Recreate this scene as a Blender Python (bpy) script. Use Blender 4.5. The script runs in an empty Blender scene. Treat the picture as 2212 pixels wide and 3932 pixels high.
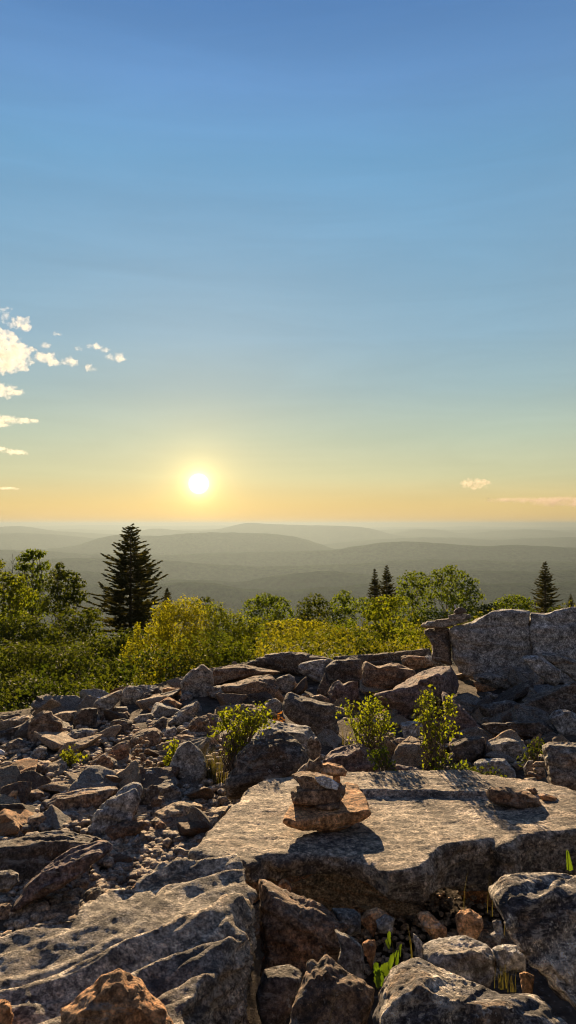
import bpy, bmesh, math, random
import numpy as np
from mathutils import Vector, Matrix

random.seed(11)
RNG = np.random.default_rng(11)
scene = bpy.context.scene
COL = scene.collection

# ---------------------------------------------------------------- camera
F = 2839.8                       # focal length in photo pixels (26 mm on 36 mm)
CX, CY, HOR = 1106.0, 1966.0, 2012.0
PITCH = math.atan((HOR - CY) / F)
camd = bpy.data.cameras.new('camera'); cam = bpy.data.objects.new('camera', camd); COL.objects.link(cam)
camd.sensor_fit = 'VERTICAL'; camd.sensor_height = 36.0; camd.lens = 26.0
camd.clip_start = 0.05; camd.clip_end = 200000
cam.location = (0, 0, 0); cam.rotation_euler = (math.pi/2 + PITCH, 0, 0)
scene.camera = cam

def ray(px, py):
    """direction through a photo pixel, scaled to unit Y"""
    a = (px-CX)/F; b = (CY-py)/F
    x = a; y = math.cos(PITCH) - b*math.sin(PITCH); z = math.sin(PITCH) + b*math.cos(PITCH)
    return np.array([x/y, 1.0, z/y])
def rayD(px, py): return ray(px*1.52655, py*1.52655)      # from the 1449-wide view

# ---------------------------------------------------------------- object helpers
def tag(o, label=None, cat=None, group=None, kind=None):
    if label: o['label'] = label
    if cat: o['category'] = cat
    if group: o['group'] = group
    if kind: o['kind'] = kind
    return o
def link(name, me, mat=None, parent=None, smooth=True, loc=None):
    o = bpy.data.objects.new(name, me); COL.objects.link(o)
    if mat is not None and len(me.materials) == 0: me.materials.append(mat)
    if parent is not None: o.parent = parent
    if loc is not None: o.location = loc
    if smooth and len(me.polygons): me.polygons.foreach_set('use_smooth', [True]*len(me.polygons))
    return o
def empty(name, loc):
    o = bpy.data.objects.new(name, None); COL.objects.link(o); o.location = loc; o.empty_display_size = .2
    return o
def mesh_np(name, V, Fc):
    """V (n,3); Fc (m,3) or (m,4)"""
    V = np.asarray(V, dtype=np.float32); Fc = np.asarray(Fc, dtype=np.int32)
    me = bpy.data.meshes.new(name); k = Fc.shape[1]
    me.vertices.add(len(V)); me.vertices.foreach_set('co', V.ravel())
    me.loops.add(Fc.size); me.loops.foreach_set('vertex_index', Fc.ravel())
    me.polygons.add(len(Fc)); me.polygons.foreach_set('loop_start', np.arange(0, Fc.size, k, dtype=np.int32))
    me.update(calc_edges=True); me.validate()
    return me

# ---------------------------------------------------------------- vectorised gradient noise
_perm = RNG.permutation(256).astype(np.int32); _perm = np.concatenate([_perm, _perm, _perm])
_g = RNG.normal(size=(256, 3)); _g /= np.linalg.norm(_g, axis=1)[:, None]
def perlin(P):
    P = np.asarray(P, dtype=np.float64)
    I = np.floor(P).astype(np.int64); f = P - I; I = (I & 255).astype(np.int32)
    u = f*f*f*(f*(f*6-15)+10)
    out = np.zeros(len(P))
    for dx in (0, 1):
        wx = u[:, 0] if dx else 1-u[:, 0]
        for dy in (0, 1):
            wy = u[:, 1] if dy else 1-u[:, 1]
            for dz in (0, 1):
                wz = u[:, 2] if dz else 1-u[:, 2]
                h = _perm[_perm[_perm[(I[:, 0]+dx) & 255] + ((I[:, 1]+dy) & 255)] + ((I[:, 2]+dz) & 255)]
                g = _g[h]
                d = g[:, 0]*(f[:, 0]-dx) + g[:, 1]*(f[:, 1]-dy) + g[:, 2]*(f[:, 2]-dz)
                out += wx*wy*wz*d
    return out*1.6
def fbm(P, oct=4, rough=.5):
    s = 0; a = 1.0; P = np.asarray(P, dtype=np.float64)
    for k in range(oct):
        s = s + a*perlin(P); P = P*2.03+17.1; a *= rough
    return s
def ridged(P, oct=3, rough=.5):
    s = 0; a = 1.0; P = np.asarray(P, dtype=np.float64)
    for k in range(oct):
        s = s + a*(1-2*np.abs(perlin(P))); P = P*2.1+9.7; a *= rough
    return s
def sstep(a, b, x):
    t = np.clip((np.asarray(x, dtype=float)-a)/(b-a), 0, 1); return t*t*(3-2*t)

# ---------------------------------------------------------------- node materials
def nmat(name):
    m = bpy.data.materials.new(name); m.use_nodes = True
    nt = m.node_tree; nt.nodes.clear()
    return m, nt
def N(nt, typ, **kw):
    n = nt.nodes.new(typ)
    for k, v in kw.items():
        if k.startswith('i_'):
            key = k[2:]; key = int(key) if key.isdigit() else key.replace('_', ' ')
            n.inputs[key].default_value = v
        else: setattr(n, k, v)
    return n
def mixc(nt, fac, a, b, blend='MIX'):
    n = nt.nodes.new('ShaderNodeMix'); n.data_type = 'RGBA'; n.blend_type = blend
    for idx, v in ((0, fac), (6, a), (7, b)):
        if isinstance(v, bpy.types.NodeSocket): nt.links.new(v, n.inputs[idx])
        elif idx == 0: n.inputs[0].default_value = v
        else: n.inputs[idx].default_value = (*v, 1) if len(v) == 3 else v
    return n.outputs[2]
def math_(nt, op, a, b=None, c=None, clamp=False):
    n = nt.nodes.new('ShaderNodeMath'); n.operation = op; n.use_clamp = clamp
    for i, v in enumerate((a, b, c)):
        if v is None: continue
        if isinstance(v, bpy.types.NodeSocket): nt.links.new(v, n.inputs[i])
        else: n.inputs[i].default_value = v
    return n.outputs[0]
def ramp(nt, fac, stops, interp='LINEAR'):
    n = nt.nodes.new('ShaderNodeValToRGB'); cr = n.color_ramp; cr.interpolation = interp
    while len(cr.elements) < len(stops): cr.elements.new(.5)
    for e, (p, c) in zip(cr.elements, stops):
        e.position = p; e.color = (*c, 1) if not isinstance(c, (int, float)) else (c, c, c, 1)
    nt.links.new(fac, n.inputs[0]); return n.outputs[0]
def noise(nt, vec, scale, detail=4, rough=.55, dist=0.0):
    n = N(nt, 'ShaderNodeTexNoise'); n.inputs['Scale'].default_value = scale
    n.inputs['Detail'].default_value = detail; n.inputs['Roughness'].default_value = rough
    n.inputs['Distortion'].default_value = dist
    nt.links.new(vec, n.inputs['Vector']); return n.outputs['Fac']

def rock_material(name, c1, c2, c3, lichen=(.42, .42, .40), lich=.62, darkl=.56, k=1.0, vary=.35, edge=(.38, .62), crust=.54, crustc=(.045, .042, .042), crusta=.6):
    """c1/c2 large patches, c3 rusty streaks; pale and dark lichen specks"""
    m, nt = nmat(name); L = nt.links
    tc = N(nt, 'ShaderNodeTexCoord'); oi = N(nt, 'ShaderNodeObjectInfo')
    add = N(nt, 'ShaderNodeVectorMath', operation='ADD')
    mul = N(nt, 'ShaderNodeVectorMath', operation='SCALE')
    comb = N(nt, 'ShaderNodeCombineXYZ', i_0=13.0, i_1=7.0, i_2=19.0)
    L.new(comb.outputs[0], mul.inputs[0]); L.new(oi.outputs['Random'], mul.inputs['Scale'])
    L.new(tc.outputs['Object'], add.inputs[0]); L.new(mul.outputs[0], add.inputs[1]); v = add.outputs[0]
    big = ramp(nt, noise(nt, v, 2.6*k, 7, .68, .4), [(edge[0], 0.0), (edge[1], 1.0)])
    col = mixc(nt, big, c1, c2)
    st = N(nt, 'ShaderNodeVectorMath', operation='MULTIPLY'); st.inputs[1].default_value = (1, 1, 5)
    L.new(v, st.inputs[0])
    rust = ramp(nt, noise(nt, st.outputs[0], 3.0*k, 5, .6, .3), [(.52, 0.0), (.68, .8)])
    col = mixc(nt, rust, col, c3)
    mid = ramp(nt, noise(nt, v, 20*k, 10, .80), [(.37, .28), (.5, 1.10), (.63, 2.3)])
    col = mixc(nt, 1.0, col, mid, 'MULTIPLY')
    gr = ramp(nt, noise(nt, v, 62*k, 6, .8), [(.40, .36), (.5, 1.05), (.60, 2.0)])
    col = mixc(nt, .85, col, gr, 'MULTIPLY')
    dk = ramp(nt, noise(nt, v, 24*k, 8, .75), [(darkl, 0.0), (darkl+.07, .8)])
    col = mixc(nt, dk, col, (.028, .026, .028))
    cr = noise(nt, v, 6.5*k, 12, .78, .25)
    col = mixc(nt, ramp(nt, cr, [(crust, 0.0), (crust+.035, crusta)]), col, crustc)
    pale = ramp(nt, noise(nt, st.outputs[0], 4.2*k, 10, .75, .2), [(.57, 0.0), (.62, .5)])
    col = mixc(nt, pale, col, lichen)
    sp = ramp(nt, noise(nt, v, 52*k, 4, .6), [(lich, 0.0), (lich+.045, .85)])
    sp2 = ramp(nt, noise(nt, v, 5*k, 3, .5), [(.42, 0.0), (.6, 1.0)])
    spm = math_(nt, 'MULTIPLY', sp, sp2)
    col = mixc(nt, spm, col, lichen)
    hv = math_(nt, 'MULTIPLY_ADD', oi.outputs['Random'], vary, 1.08-vary/2)
    hs = N(nt, 'ShaderNodeHueSaturation'); L.new(col, hs.inputs['Color']); L.new(hv, hs.inputs['Value'])
    b1 = noise(nt, v, 18*k, 11, .74, .15); b2 = noise(nt, v, 90*k, 4, .6)
    hsum = math_(nt, 'MULTIPLY_ADD', b2, .32, b1)
    bp = N(nt, 'ShaderNodeBump', i_Strength=1.0, i_Distance=.04); L.new(hsum, bp.inputs['Height'])
    bs = N(nt, 'ShaderNodeBsdfPrincipled', i_Roughness=.88)
    bs.inputs['Specular IOR Level'].default_value = .22
    L.new(hs.outputs[0], bs.inputs['Base Color']); L.new(bp.outputs[0], bs.inputs['Normal'])
    out = N(nt, 'ShaderNodeOutputMaterial'); L.new(bs.outputs[0], out.inputs[0])
    return m
RM = {
 'grey':  rock_material('grey_sandstone', (.18, .165, .145), (.28, .255, .22), (.21, .13, .07)),
 'blue':  rock_material('blue_grey_stone', (.22, .218, .215), (.33, .325, .315), (.24, .19, .14), darkl=.60),
 'tan':   rock_material('tan_sandstone', (.29, .215, .145), (.38, .295, .205), (.33, .17, .08)),
 'brown': rock_material('brown_sandstone', (.15, .10, .068), (.225, .16, .11), (.25, .12, .055)),
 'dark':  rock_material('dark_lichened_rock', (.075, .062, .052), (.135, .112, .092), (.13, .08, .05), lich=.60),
 'rust':  rock_material('rust_orange_stone', (.36, .18, .08), (.42, .25, .13), (.32, .13, .045), darkl=.64, lich=.68, crust=.58, crustc=(.12, .07, .04)),
 'purple':rock_material('purple_brown_rock', (.125, .09, .083), (.19, .14, .125), (.20, .12, .075)),
 'slab':  rock_material('speckled_slab_stone', (.20, .165, .13), (.38, .315, .245), (.17, .115, .08), lichen=(.60, .53, .43), lich=.575, darkl=.53, k=1.3, crust=.495, crusta=.65, edge=(.42, .58)),
 'cap':   rock_material('layered_grey_rock', (.17, .15, .13), (.40, .345, .275), (.30, .20, .12), lichen=(.60, .55, .47), lich=.59, darkl=.55, k=1.4, crust=.515, crusta=.7, edge=(.40, .56)),
 'mottled':rock_material('mottled_lichened_rock', (.085, .08, .085), (.56, .50, .42), (.30, .20, .12), lichen=(.66, .60, .52), lich=.57, darkl=.55, k=2.0, crust=.52, crusta=.8, edge=(.46, .53)),
 'pale_or_lit':rock_material('pale_stone_or_lit_face', (.40, .44, .50), (.52, .55, .60), (.4, .38, .36), darkl=.72, crust=.64),  # pale stones, and the light on the cairn wedge put into colour
 'pebble':rock_material('pebble_stone', (.27, .215, .165), (.40, .335, .265), (.32, .19, .10), k=.9, darkl=.66, lich=.7),
}
# ---------------------------------------------------------------- terrain
_by = [-6, 0, 1.5, 3, 5, 8, 11, 12.5, 16, 22, 40, 60, 100, 300, 900, 1800, 4000]
_bz = [-1.9, -1.85, -1.85, -1.86, -1.90, -1.96, -2.02, -2.55, -3.05, -3.85, -6.3, -9.5, -22, -115, -330, -560, -640]
def G(X, Y):
    X = np.asarray(X, dtype=float); Y = np.asarray(Y, dtype=float)
    edge = 10.6 + .85*np.minimum(X+.3, 0)       # rocky shelf ends nearer on the left
    edge = np.where(X > 2.2, 10.6 + (X-2.2)*.2, edge)
    Yw = np.where(Y < 60, Y + (10.6-np.clip(edge, 6.5, 13))*sstep(3, 10, Y)*(1-sstep(25, 60, Y)), Y)
    z = np.interp(Yw, _by, _bz)
    near = 1-sstep(40, 90, Y)
    z = z - .075*np.maximum(0, -X-.9)*sstep(3, 8, Y)*near*np.minimum(1, 3/(np.maximum(-X, .1)))**.5
    z = z + .17*sstep(.8, 3, X)*near*(1-sstep(12, 20, Y))
    return z
def hit(px, py, dz=0.0):
    r = ray(px, py); t = 1.2
    while t < 60:
        if r[2]*t <= float(G(r[0]*t, t)) + dz: return t
        t += .02
    return 60

# ---------------------------------------------------------------- rock shapes
_ico = {}
def ico(n):
    if n not in _ico:
        bm = bmesh.new(); bmesh.ops.create_icosphere(bm, subdivisions=n, radius=1.0)
        V = np.array([v.co[:] for v in bm.verts]); T = np.array([[v.index for v in f.verts] for f in bm.faces])
        bm.free(); _ico[n] = (V, T)
    return _ico[n]
def vnormals(V, T):
    a, b, c = V[T[:, 0]], V[T[:, 1]], V[T[:, 2]]; fn = np.cross(b-a, c-a)
    n = np.zeros_like(V)
    for k in range(3): np.add.at(n, T[:, k], fn)
    return n/np.maximum(np.linalg.norm(n, axis=1), 1e-12)[:, None]
def hull_planes(P):
    bm = bmesh.new()
    for p in P: bm.verts.new(p)
    r = bmesh.ops.convex_hull(bm, input=bm.verts[:])
    bm.normal_update(); c = P.mean(0); out = []
    for f in bm.faces:
        if f.calc_area() < 1e-9: continue
        n = np.array(f.normal[:]); p = np.array(f.verts[0].co[:]); h = n.dot(p-c)
        if h < 0: n, h = -n, -h
        if h > 1e-5: out.append((*n, h))
    bm.free()
    return np.array(out), c
def rocky(V, T, s, seed, amp=1.0, strata=1.0, bed=None):
    """weathered relief on a clean shape; s = size of the rock in metres"""
    off = np.array([seed*3.7 % 91, seed*7.3 % 83, seed*1.9 % 77])
    n = vnormals(V, T); Q = V/s
    d = .014*fbm(Q*1.5+off, 3) + .015*(ridged(Q*2.6+off, 4, .5)-.5) + .007*fbm(Q*12+off, 4, .65)
    if bed is None:
        rr = np.random.default_rng(seed); bed = np.array([rr.normal()*.3, rr.normal()*.3, 1.0]); bed /= np.linalg.norm(bed)
    w = V@bed
    lay = perlin(np.stack([w/s*7+off[0] + .5*perlin(Q*1.4+off), Q[:, 0]*.9, Q[:, 1]*.9], 1))
    d = d + strata*.020*np.clip(lay*4, -1, 1)
    d = s*d*amp + .0022*fbm(V*38+off, 2)
    return V + n*d[:, None]
def hull_rock(P, level, seed, chips=16, p=110, amp=1.0, strata=1.0, chip=(.86, .98)):
    pl, c = hull_planes(np.asarray(P, dtype=float))
    rr = np.random.default_rng(seed)
    if chips:
        n = rr.normal(size=(chips, 3)); n /= np.linalg.norm(n, axis=1)[:, None]
        sup = ((P-c)@n.T).max(0)
        pl = np.vstack([pl, np.c_[n, sup*(chip[0]+(chip[1]-chip[0])*rr.uniform(0, 1, size=chips)**.7)]])
    D, T = ico(level); ext = np.abs(P-c).max(0); D = D*ext
    q = np.maximum(D@pl[:, :3].T/np.maximum(pl[:, 3], 1e-4), 0)
    m = q.max(1); r = 1/(m*((q/m[:, None])**p).sum(1)**(1/p))
    return D*r[:, None]*1.02, T, c

def silhouette_fit(V, c, poly):
    """pull the x/up silhouette of V (about c) to the traced outline"""
    poly = np.asarray(poly); ang = np.linspace(-math.pi, math.pi, 181)
    def radial(x, z, th):
        dx, dz = np.cos(th)[:, None], np.sin(th)[:, None]
        a = poly; e = np.roll(poly, -1, 0)-a
        den = -dx*e[:, 1]+dz*e[:, 0]; den = np.where(np.abs(den) < 1e-12, 1e-12, den)
        tt = (-a[:, 0]*e[:, 1]+e[:, 0]*a[:, 1])/den; u = (dx*a[:, 1]-dz*a[:, 0])/den
        return np.where((tt > 0) & (u >= -1e-6) & (u <= 1+1e-6), tt, 0).max(1)
    rp = radial(0, 0, ang)
    th = np.arctan2(V[:, 2], V[:, 0]); rho = np.hypot(V[:, 0], V[:, 2])
    b = np.clip(((th+math.pi)/(2*math.pi)*180).astype(int), 0, 179)
    rs = np.zeros(180); np.maximum.at(rs, b, rho)
    for k in range(180):
        if rs[k] == 0: rs[k] = max(rs[k-1], 1e-3)
    rs = np.maximum(rs, np.maximum(np.roll(rs, 1), np.roll(rs, -1)))
    rs = np.append(rs, rs[0]); s = np.where(rp > 1e-6, rp/rs, 1.0)
    s = np.clip(s, .6, 1.5); s[-1] = s[0]
    s = (np.roll(s, 1)+2*s+np.roll(s, -1))/4
    f = np.interp(th, ang, s)
    V = V.copy(); V[:, 0] *= f; V[:, 2] *= f
    return V

TILE = {'A': (0, 2500, .5521), 'B': (700, 2450, .5521), 'C': (1412, 2300, .5521), 'D': (0, 2950, .6211),
        'E': (750, 2800, .6211), 'F': (1412, 2850, .5521), 'G': (0, 3250, .6901), 'H': (900, 3300, .4831),
        'I': (1412, 3300, .5521), 'J': (0, 1950, .7633), 'K': (1106, 1950, .7633), 'S': (0, 0, 1)}
_seed = [100]
def hero(tile, pts, mat, label, d=None, depth=.75, name='rock', cat='rock', group=None, tilt=4.0, amp=1.0, strata=1.0,
         chips=26, chip=(.74, .985), sink=.03, p=110, drop=None, front=.84):
    """one rock: outline traced in the photo, stood on the ground where its foot is seen, with real depth"""
    ox, oy, k = TILE[tile]
    P = np.array([(ox+k*x, oy+k*y) for x, y in pts], dtype=float)
    x0, y0 = P.min(0); x1, y1 = P.max(0); w, h = x1-x0, y1-y0
    c = np.array([(x0+x1)/2, (y0+y1)/2])
    if d is None: d = hit(float(P[P[:, 1] > y1-.25*h][:, 0].mean()), y1-2)
    m = d/F; _seed[0] += 1; seed = _seed[0]; rr = np.random.default_rng(seed)
    W, H = w*m, h*m; D = depth*min(max(W, .6*H), 1.7*H+.1*W)
    th = math.atan((c[1]-HOR)/F); off = .5*D*math.tan(max(th-math.radians(tilt), -.15))   # top face nearly level
    L = np.stack([(P[:, 0]-c[0])*m, -(P[:, 1]-c[1])*m], 1)
    L[:, 1] -= np.where(L[:, 1] < -.3*H, sink, 0)
    cen = L.mean(0); t = (L[:, 1]-L[:, 1].min())/max(1e-6, np.ptp(L[:, 1]))
    pts3 = []
    for (x, z), tt in zip(L, t):
        dy = D*(.22+.33*tt)
        pts3.append((x, dy, z))
        fx = cen[0]+front*(x-cen[0])*rr.uniform(.94, 1.06); fz = cen[1]+.9*(z-cen[1])
        fz = min(fz, z-off*1.0) if tt > .5 else fz
        pts3.append((fx, D*rr.uniform(-.02, .1)*(1-.3*tt), max(fz, L[:, 1].min())))
        bx = cen[0]+.8*(x-cen[0]); bz = min(cen[1]+.8*(z-cen[1]), z-.4*D*math.tan(math.radians(max(0, 6-math.degrees(th)*.0)))) 
        pts3.append((bx, D*rr.uniform(.85, 1.0), bz))
    pts3 = np.array(pts3)
    px = max(w, h); level = 4 if px < 70 else 5 if px < 230 else 6 if px < 800 else 7
    V, T, c3 = hull_rock(pts3, level, seed, chips, p, amp, strata, chip)
    s = float(np.sort(np.ptp(V, axis=0))[:2].mean())
    V = rocky(V, T, s, seed, amp, strata)
    V = silhouette_fit(V, None, L-c3[[0, 2]])
    V = V + c3
    v = ray(*c); v = v/np.linalg.norm(v); up = np.cross([1, 0, 0], v); right = np.array([1., 0, 0])
    O = ray(*c)*d
    Wd = V[:, :1]*right + V[:, 1:2]*v + V[:, 2:]*up
    base = np.array([0, 0, 0.0])
    me = mesh_np(name, Wd, T)
    o = link(name, me, RM[mat], loc=O)
    tag(o, label, cat, group)
    return o

def slab_solid(name, top, thick, inset, voxel, zfun, relief, mat, label, seed=1, side=.012, jag=.007, blur=.006):
    """top: list of (X,Y); closed solid with ragged, undercut side, relief(x,y) added to the upper face"""
    top = np.array(top); c = top.mean(0); n = len(top)
    dens = []
    for i in range(n):
        a, b = top[i], top[(i+1) % n]; m = max(1, int(np.linalg.norm(b-a)/.06))
        for j in range(m): dens.append(a+(b-a)*j/m + (RNG.normal(size=2)*jag if j else 0))
    top = np.array(dens); n = len(top)
    rings = []
    for fz, ins in ((0, .0), (.35, -.008), (.75, .02), (1.0, inset)):
        r = []
        for i, p in enumerate(top):
            nd = (c-p)/np.linalg.norm(c-p); th = thick(p[0], p[1])
            q = p+nd*ins
            r.append((q[0], q[1], zfun(p[0], p[1]) - fz*th))
        rings.append(r)
    bm = bmesh.new(); R = [[bm.verts.new(p) for p in r] for r in rings]
    for k in range(len(R)-1):
        for i in range(n):
            bm.faces.new((R[k][i], R[k+1][i], R[k+1][(i+1) % n], R[k][(i+1) % n]))
    bm.faces.new(R[0]); bm.faces.new(list(reversed(R[-1])))
    bmesh.ops.triangulate(bm, faces=bm.faces[:]); bmesh.ops.recalc_face_normals(bm, faces=bm.faces[:])
    me = bpy.data.meshes.new(name+'_base'); bm.to_mesh(me); bm.free()
    o = bpy.data.objects.new(name+'_base', me); COL.objects.link(o)
    md = o.modifiers.new('r', 'REMESH'); md.mode = 'VOXEL'; md.voxel_size = voxel; md.adaptivity = 0
    dg = bpy.context.evaluated_depsgraph_get(); ev = o.evaluated_get(dg)
    m2 = bpy.data.meshes.new_from_object(ev); bpy.data.objects.remove(o)
    V = np.zeros(len(m2.vertices)*3); m2.vertices.foreach_get('co', V); V = V.reshape(-1, 3)
    nr = np.zeros(len(m2.vertices)*3); m2.vertices.foreach_get('normal', nr); nr = nr.reshape(-1, 3)
    off = np.array([seed*3.1, seed*5.7, seed*.9])
    up = np.clip((nr[:, 2]-.2)/.5, 0, 1)
    sd = 1-np.clip(np.abs(nr[:, 2])/.6, 0, 1)
    d = side*2.6*fbm(V*3.2+off, 3)*(sd+.25) + side*1.5*(ridged(V*np.array([6, 6, 16])+off, 4, .6)-.5)*sd + side*.5*fbm(V*18+off, 3, .6)*sd + .0016*fbm(V*24+off, 3, .6)
    V2 = V + nr*d[:, None]
    V2[:, 2] += up*sum(relief(V[:, 0]+a, V[:, 1]+b) for a, b in ((0, 0), (blur, 0), (-blur, 0), (0, blur), (0, -blur)))/5
    m2.vertices.foreach_set('co', V2.ravel()); m2.update()
    ctr = np.array([c[0], c[1], zfun(*c)]); V2 -= ctr; m2.vertices.foreach_set('co', V2.ravel()); m2.update()
    ob = link(name, m2, RM[mat], loc=ctr); tag(ob, label, 'rock')
    return ob
def on_plane(px, py, z0, sl, y0):
    """ray meets plane z = z0 - sl*(Y-y0)"""
    r = ray(px, py); t = (z0+sl*y0)/(r[2]+sl); return (r[0]*t, t)
# ---------------------------------------------------------------- ground
def build_ground():
    xs = np.concatenate([-np.geomspace(60000, 6, 70), np.linspace(-5.8, 5.8, 120), np.geomspace(6, 60000, 70)])
    ys = np.concatenate([np.linspace(-4, 14, 180), np.geomspace(14.2, 90000, 150)])
    X, Y = np.meshgrid(xs, ys); x, y = X.ravel(), Y.ravel()
    z = G(x, y)
    P = np.stack([x, y, x*0], 1)
    near = 1-sstep(30, 80, np.hypot(x, y))
    z = z + near*(.05*fbm(P*1.3, 3)+.02*fbm(P*5, 2)) + (1-near)*sstep(60, 3000, np.hypot(x, y))*25*fbm(P/900, 3)
    V = np.stack([x, y, z], 1); nx, ny = len(xs), len(ys)
    i = np.arange(nx-1)[None, :]+nx*np.arange(ny-1)[:, None]; i = i.ravel()
    me = mesh_np('ground', V, np.stack([i, i+1, i+1+nx, i+nx], 1))
    m, nt = nmat('mountain_ground'); L = nt.links
    geo = N(nt, 'ShaderNodeNewGeometry'); pos = geo.outputs['Position']
    soil = mixc(nt, ramp(nt, noise(nt, pos, 6, 6, .65), [(.4, 0), (.62, 1)]), (.04, .03, .022), (.11, .085, .065))
    speck = ramp(nt, noise(nt, pos, 40, 4, .6), [(.58, 0), (.66, .7)])
    soil = mixc(nt, speck, soil, (.24, .20, .17))
    sep = N(nt, 'ShaderNodeSeparateXYZ'); L.new(pos, sep.inputs[0])
    far = math_(nt, 'MULTIPLY', math_(nt, 'SUBTRACT', sep.outputs['Y'], 9.5), .6, clamp=True)
    green = mixc(nt, ramp(nt, noise(nt, pos, .02, 6, .6), [(.4, 0), (.6, 1)]), (.022, .035, .014), (.045, .06, .022))
    col = mixc(nt, far, soil, green)
    bp = N(nt, 'ShaderNodeBump', i_Strength=.9, i_Distance=.03); L.new(noise(nt, pos, 25, 8, .7), bp.inputs['Height'])
    bs = N(nt, 'ShaderNodeBsdfPrincipled', i_Roughness=.95); bs.inputs['Specular IOR Level'].default_value = .1
    L.new(col, bs.inputs['Base Color']); L.new(bp.outputs[0], bs.inputs['Normal'])
    out = N(nt, 'ShaderNodeOutputMaterial'); L.new(bs.outputs[0], out.inputs[0])
    tag(link('ground', me, m), kind='structure')
build_ground()

# ---------------------------------------------------------------- far hills
def hill_material():
    m, nt = nmat('forested_hill'); L = nt.links
    geo = N(nt, 'ShaderNodeNewGeometry'); pos = geo.outputs['Position']
    a = noise(nt, pos, .0016, 5, .6); b = noise(nt, pos, .03, 4, .7)
    col = mixc(nt, ramp(nt, a, [(.38, 0), (.62, 1)]), (.016, .030, .012), (.040, .055, .020))
    col = mixc(nt, 1.0, col, ramp(nt, b, [(.3, .45), (.7, 1.6)]), 'MULTIPLY')
    bp = N(nt, 'ShaderNodeBump', i_Strength=1.0, i_Distance=14.0); L.new(b, bp.inputs['Height'])
    bs = N(nt, 'ShaderNodeBsdfDiffuse'); L.new(col, bs.inputs[0]); L.new(bp.outputs[0], bs.inputs['Normal'])
    out = N(nt, 'ShaderNodeOutputMaterial'); L.new(bs.outputs[0], out.inputs[0]); return m
HM = hill_material()
HILLS = [
 (27000, [(-200,1327),(0,1326),(60,1325),(200,1321),(300,1321),(400,1324),(560,1322),(700,1322),(900,1328),(1000,1325),(1100,1327),(1170,1323),(1300,1327),(1449,1326),(1650,1327)]),
 (19000, [(-200,1333),(0,1334),(200,1331),(340,1336),(460,1331),(700,1330),(930,1334),(1050,1329),(1130,1333),(1250,1331),(1449,1334),(1650,1333)]),
 (13500, [(-200,1328),(-60,1330),(0,1326),(45,1322),(90,1328),(130,1335),(230,1341),(320,1346),(355,1333),(395,1328),(450,1335),(530,1335),(575,1326),(605,1317),(627,1313),(655,1317),(760,1321),(880,1323),(930,1328),(965,1338),(1000,1348),(1100,1352),(1650,1350)]),
 (15500, [(850,1352),(980,1343),(1030,1333),(1060,1330),(1110,1333),(1150,1341),(1190,1342),(1240,1336),(1300,1332),(1350,1331),(1400,1336),(1449,1341),(1650,1338)]),
 (10500, [(-200,1345),(-50,1342),(60,1341),(130,1344),(200,1350),(245,1356),(330,1362),(700,1372),(780,1374),(850,1366),(940,1357),(1050,1352),(1150,1352),(1200,1356),(1250,1359),(1320,1354),(1449,1351),(1650,1350)]),
 (8000, [(-200,1395),(100,1383),(200,1372),(250,1353),(300,1344),(345,1347),(400,1349),(440,1343),(520,1339),(600,1340),(690,1343),(750,1351),(800,1366),(830,1378),(900,1395),(1100,1400),(1650,1400)]),
 (6200, [(-200,1386),(0,1383),(110,1384),(180,1392),(430,1396),(560,1390),(700,1388),(840,1384),(900,1373),(960,1365),(1010,1361),(1070,1363),(1150,1370),(1230,1374),(1300,1370),(1449,1378),(1650,1376)]),
 (4800, [(-200,1408),(0,1412),(150,1405),(330,1400),(430,1411),(540,1420),(650,1426),(850,1420),(980,1412),(1050,1408),(1130,1407),(1300,1414),(1449,1413),(1650,1410)]),
 (3700, [(-200,1438),(100,1430),(250,1440),(430,1456),(600,1465),(700,1447),(760,1440),(840,1437),(900,1442),(960,1452),(1050,1442),(1200,1435),(1350,1438),(1449,1434),(1650,1438)]),
 (2900, [(-200,1462),(200,1468),(400,1470),(470,1464),(540,1466),(620,1482),(700,1484),(850,1476),(950,1466),(1100,1462),(1250,1470),(1449,1464),(1650,1468)]),
]
for hi, (Yd, prof) in enumerate(HILLS):
    prof = np.array(prof, dtype=float)
    dirs = np.array([rayD(*p) for p in prof])
    xs = np.linspace(dirs[0, 0]*Yd, dirs[-1, 0]*Yd, 520)
    cz = np.interp(xs, dirs[:, 0]*Yd, dirs[:, 2]*Yd)
    ker = np.ones(15)/15; cz = np.convolve(np.pad(cz, 7, 'edge'), ker, 'valid')
    floor = -640.0; rows = 46; V = []
    tt = np.linspace(-1, 1, rows); tt = np.sign(tt)*np.abs(tt)**1.15
    for t in tt:
        span = Yd*.13+350
        y = Yd + t*span + 0*xs
        fall = np.exp(-(t*1.75)**2)
        P = np.stack([xs/900, y/900, 0*xs+hi*3.3], 1)
        n = fbm(P, 4, .5)
        z = floor + (cz-floor)*fall + n*110*min(1, abs(t)*1.8)*(1 if t < 0 else -0.2) 
        if t > 0: z = np.minimum(z, cz-5*t)
        z = z + 5*fbm(np.stack([xs/110, y/110, 0*xs+hi], 1), 2)*min(1, Yd/9000+.5)
        V.append(np.stack([xs, y, z], 1))
    V = np.concatenate(V); nx = len(xs)
    i = (np.arange(nx-1)[None, :]+nx*np.arange(rows-1)[:, None]).ravel()
    me = mesh_np('hills', V, np.stack([i, i+1, i+1+nx, i+nx], 1))
    tag(link('hills', me, HM), kind='structure')

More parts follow.
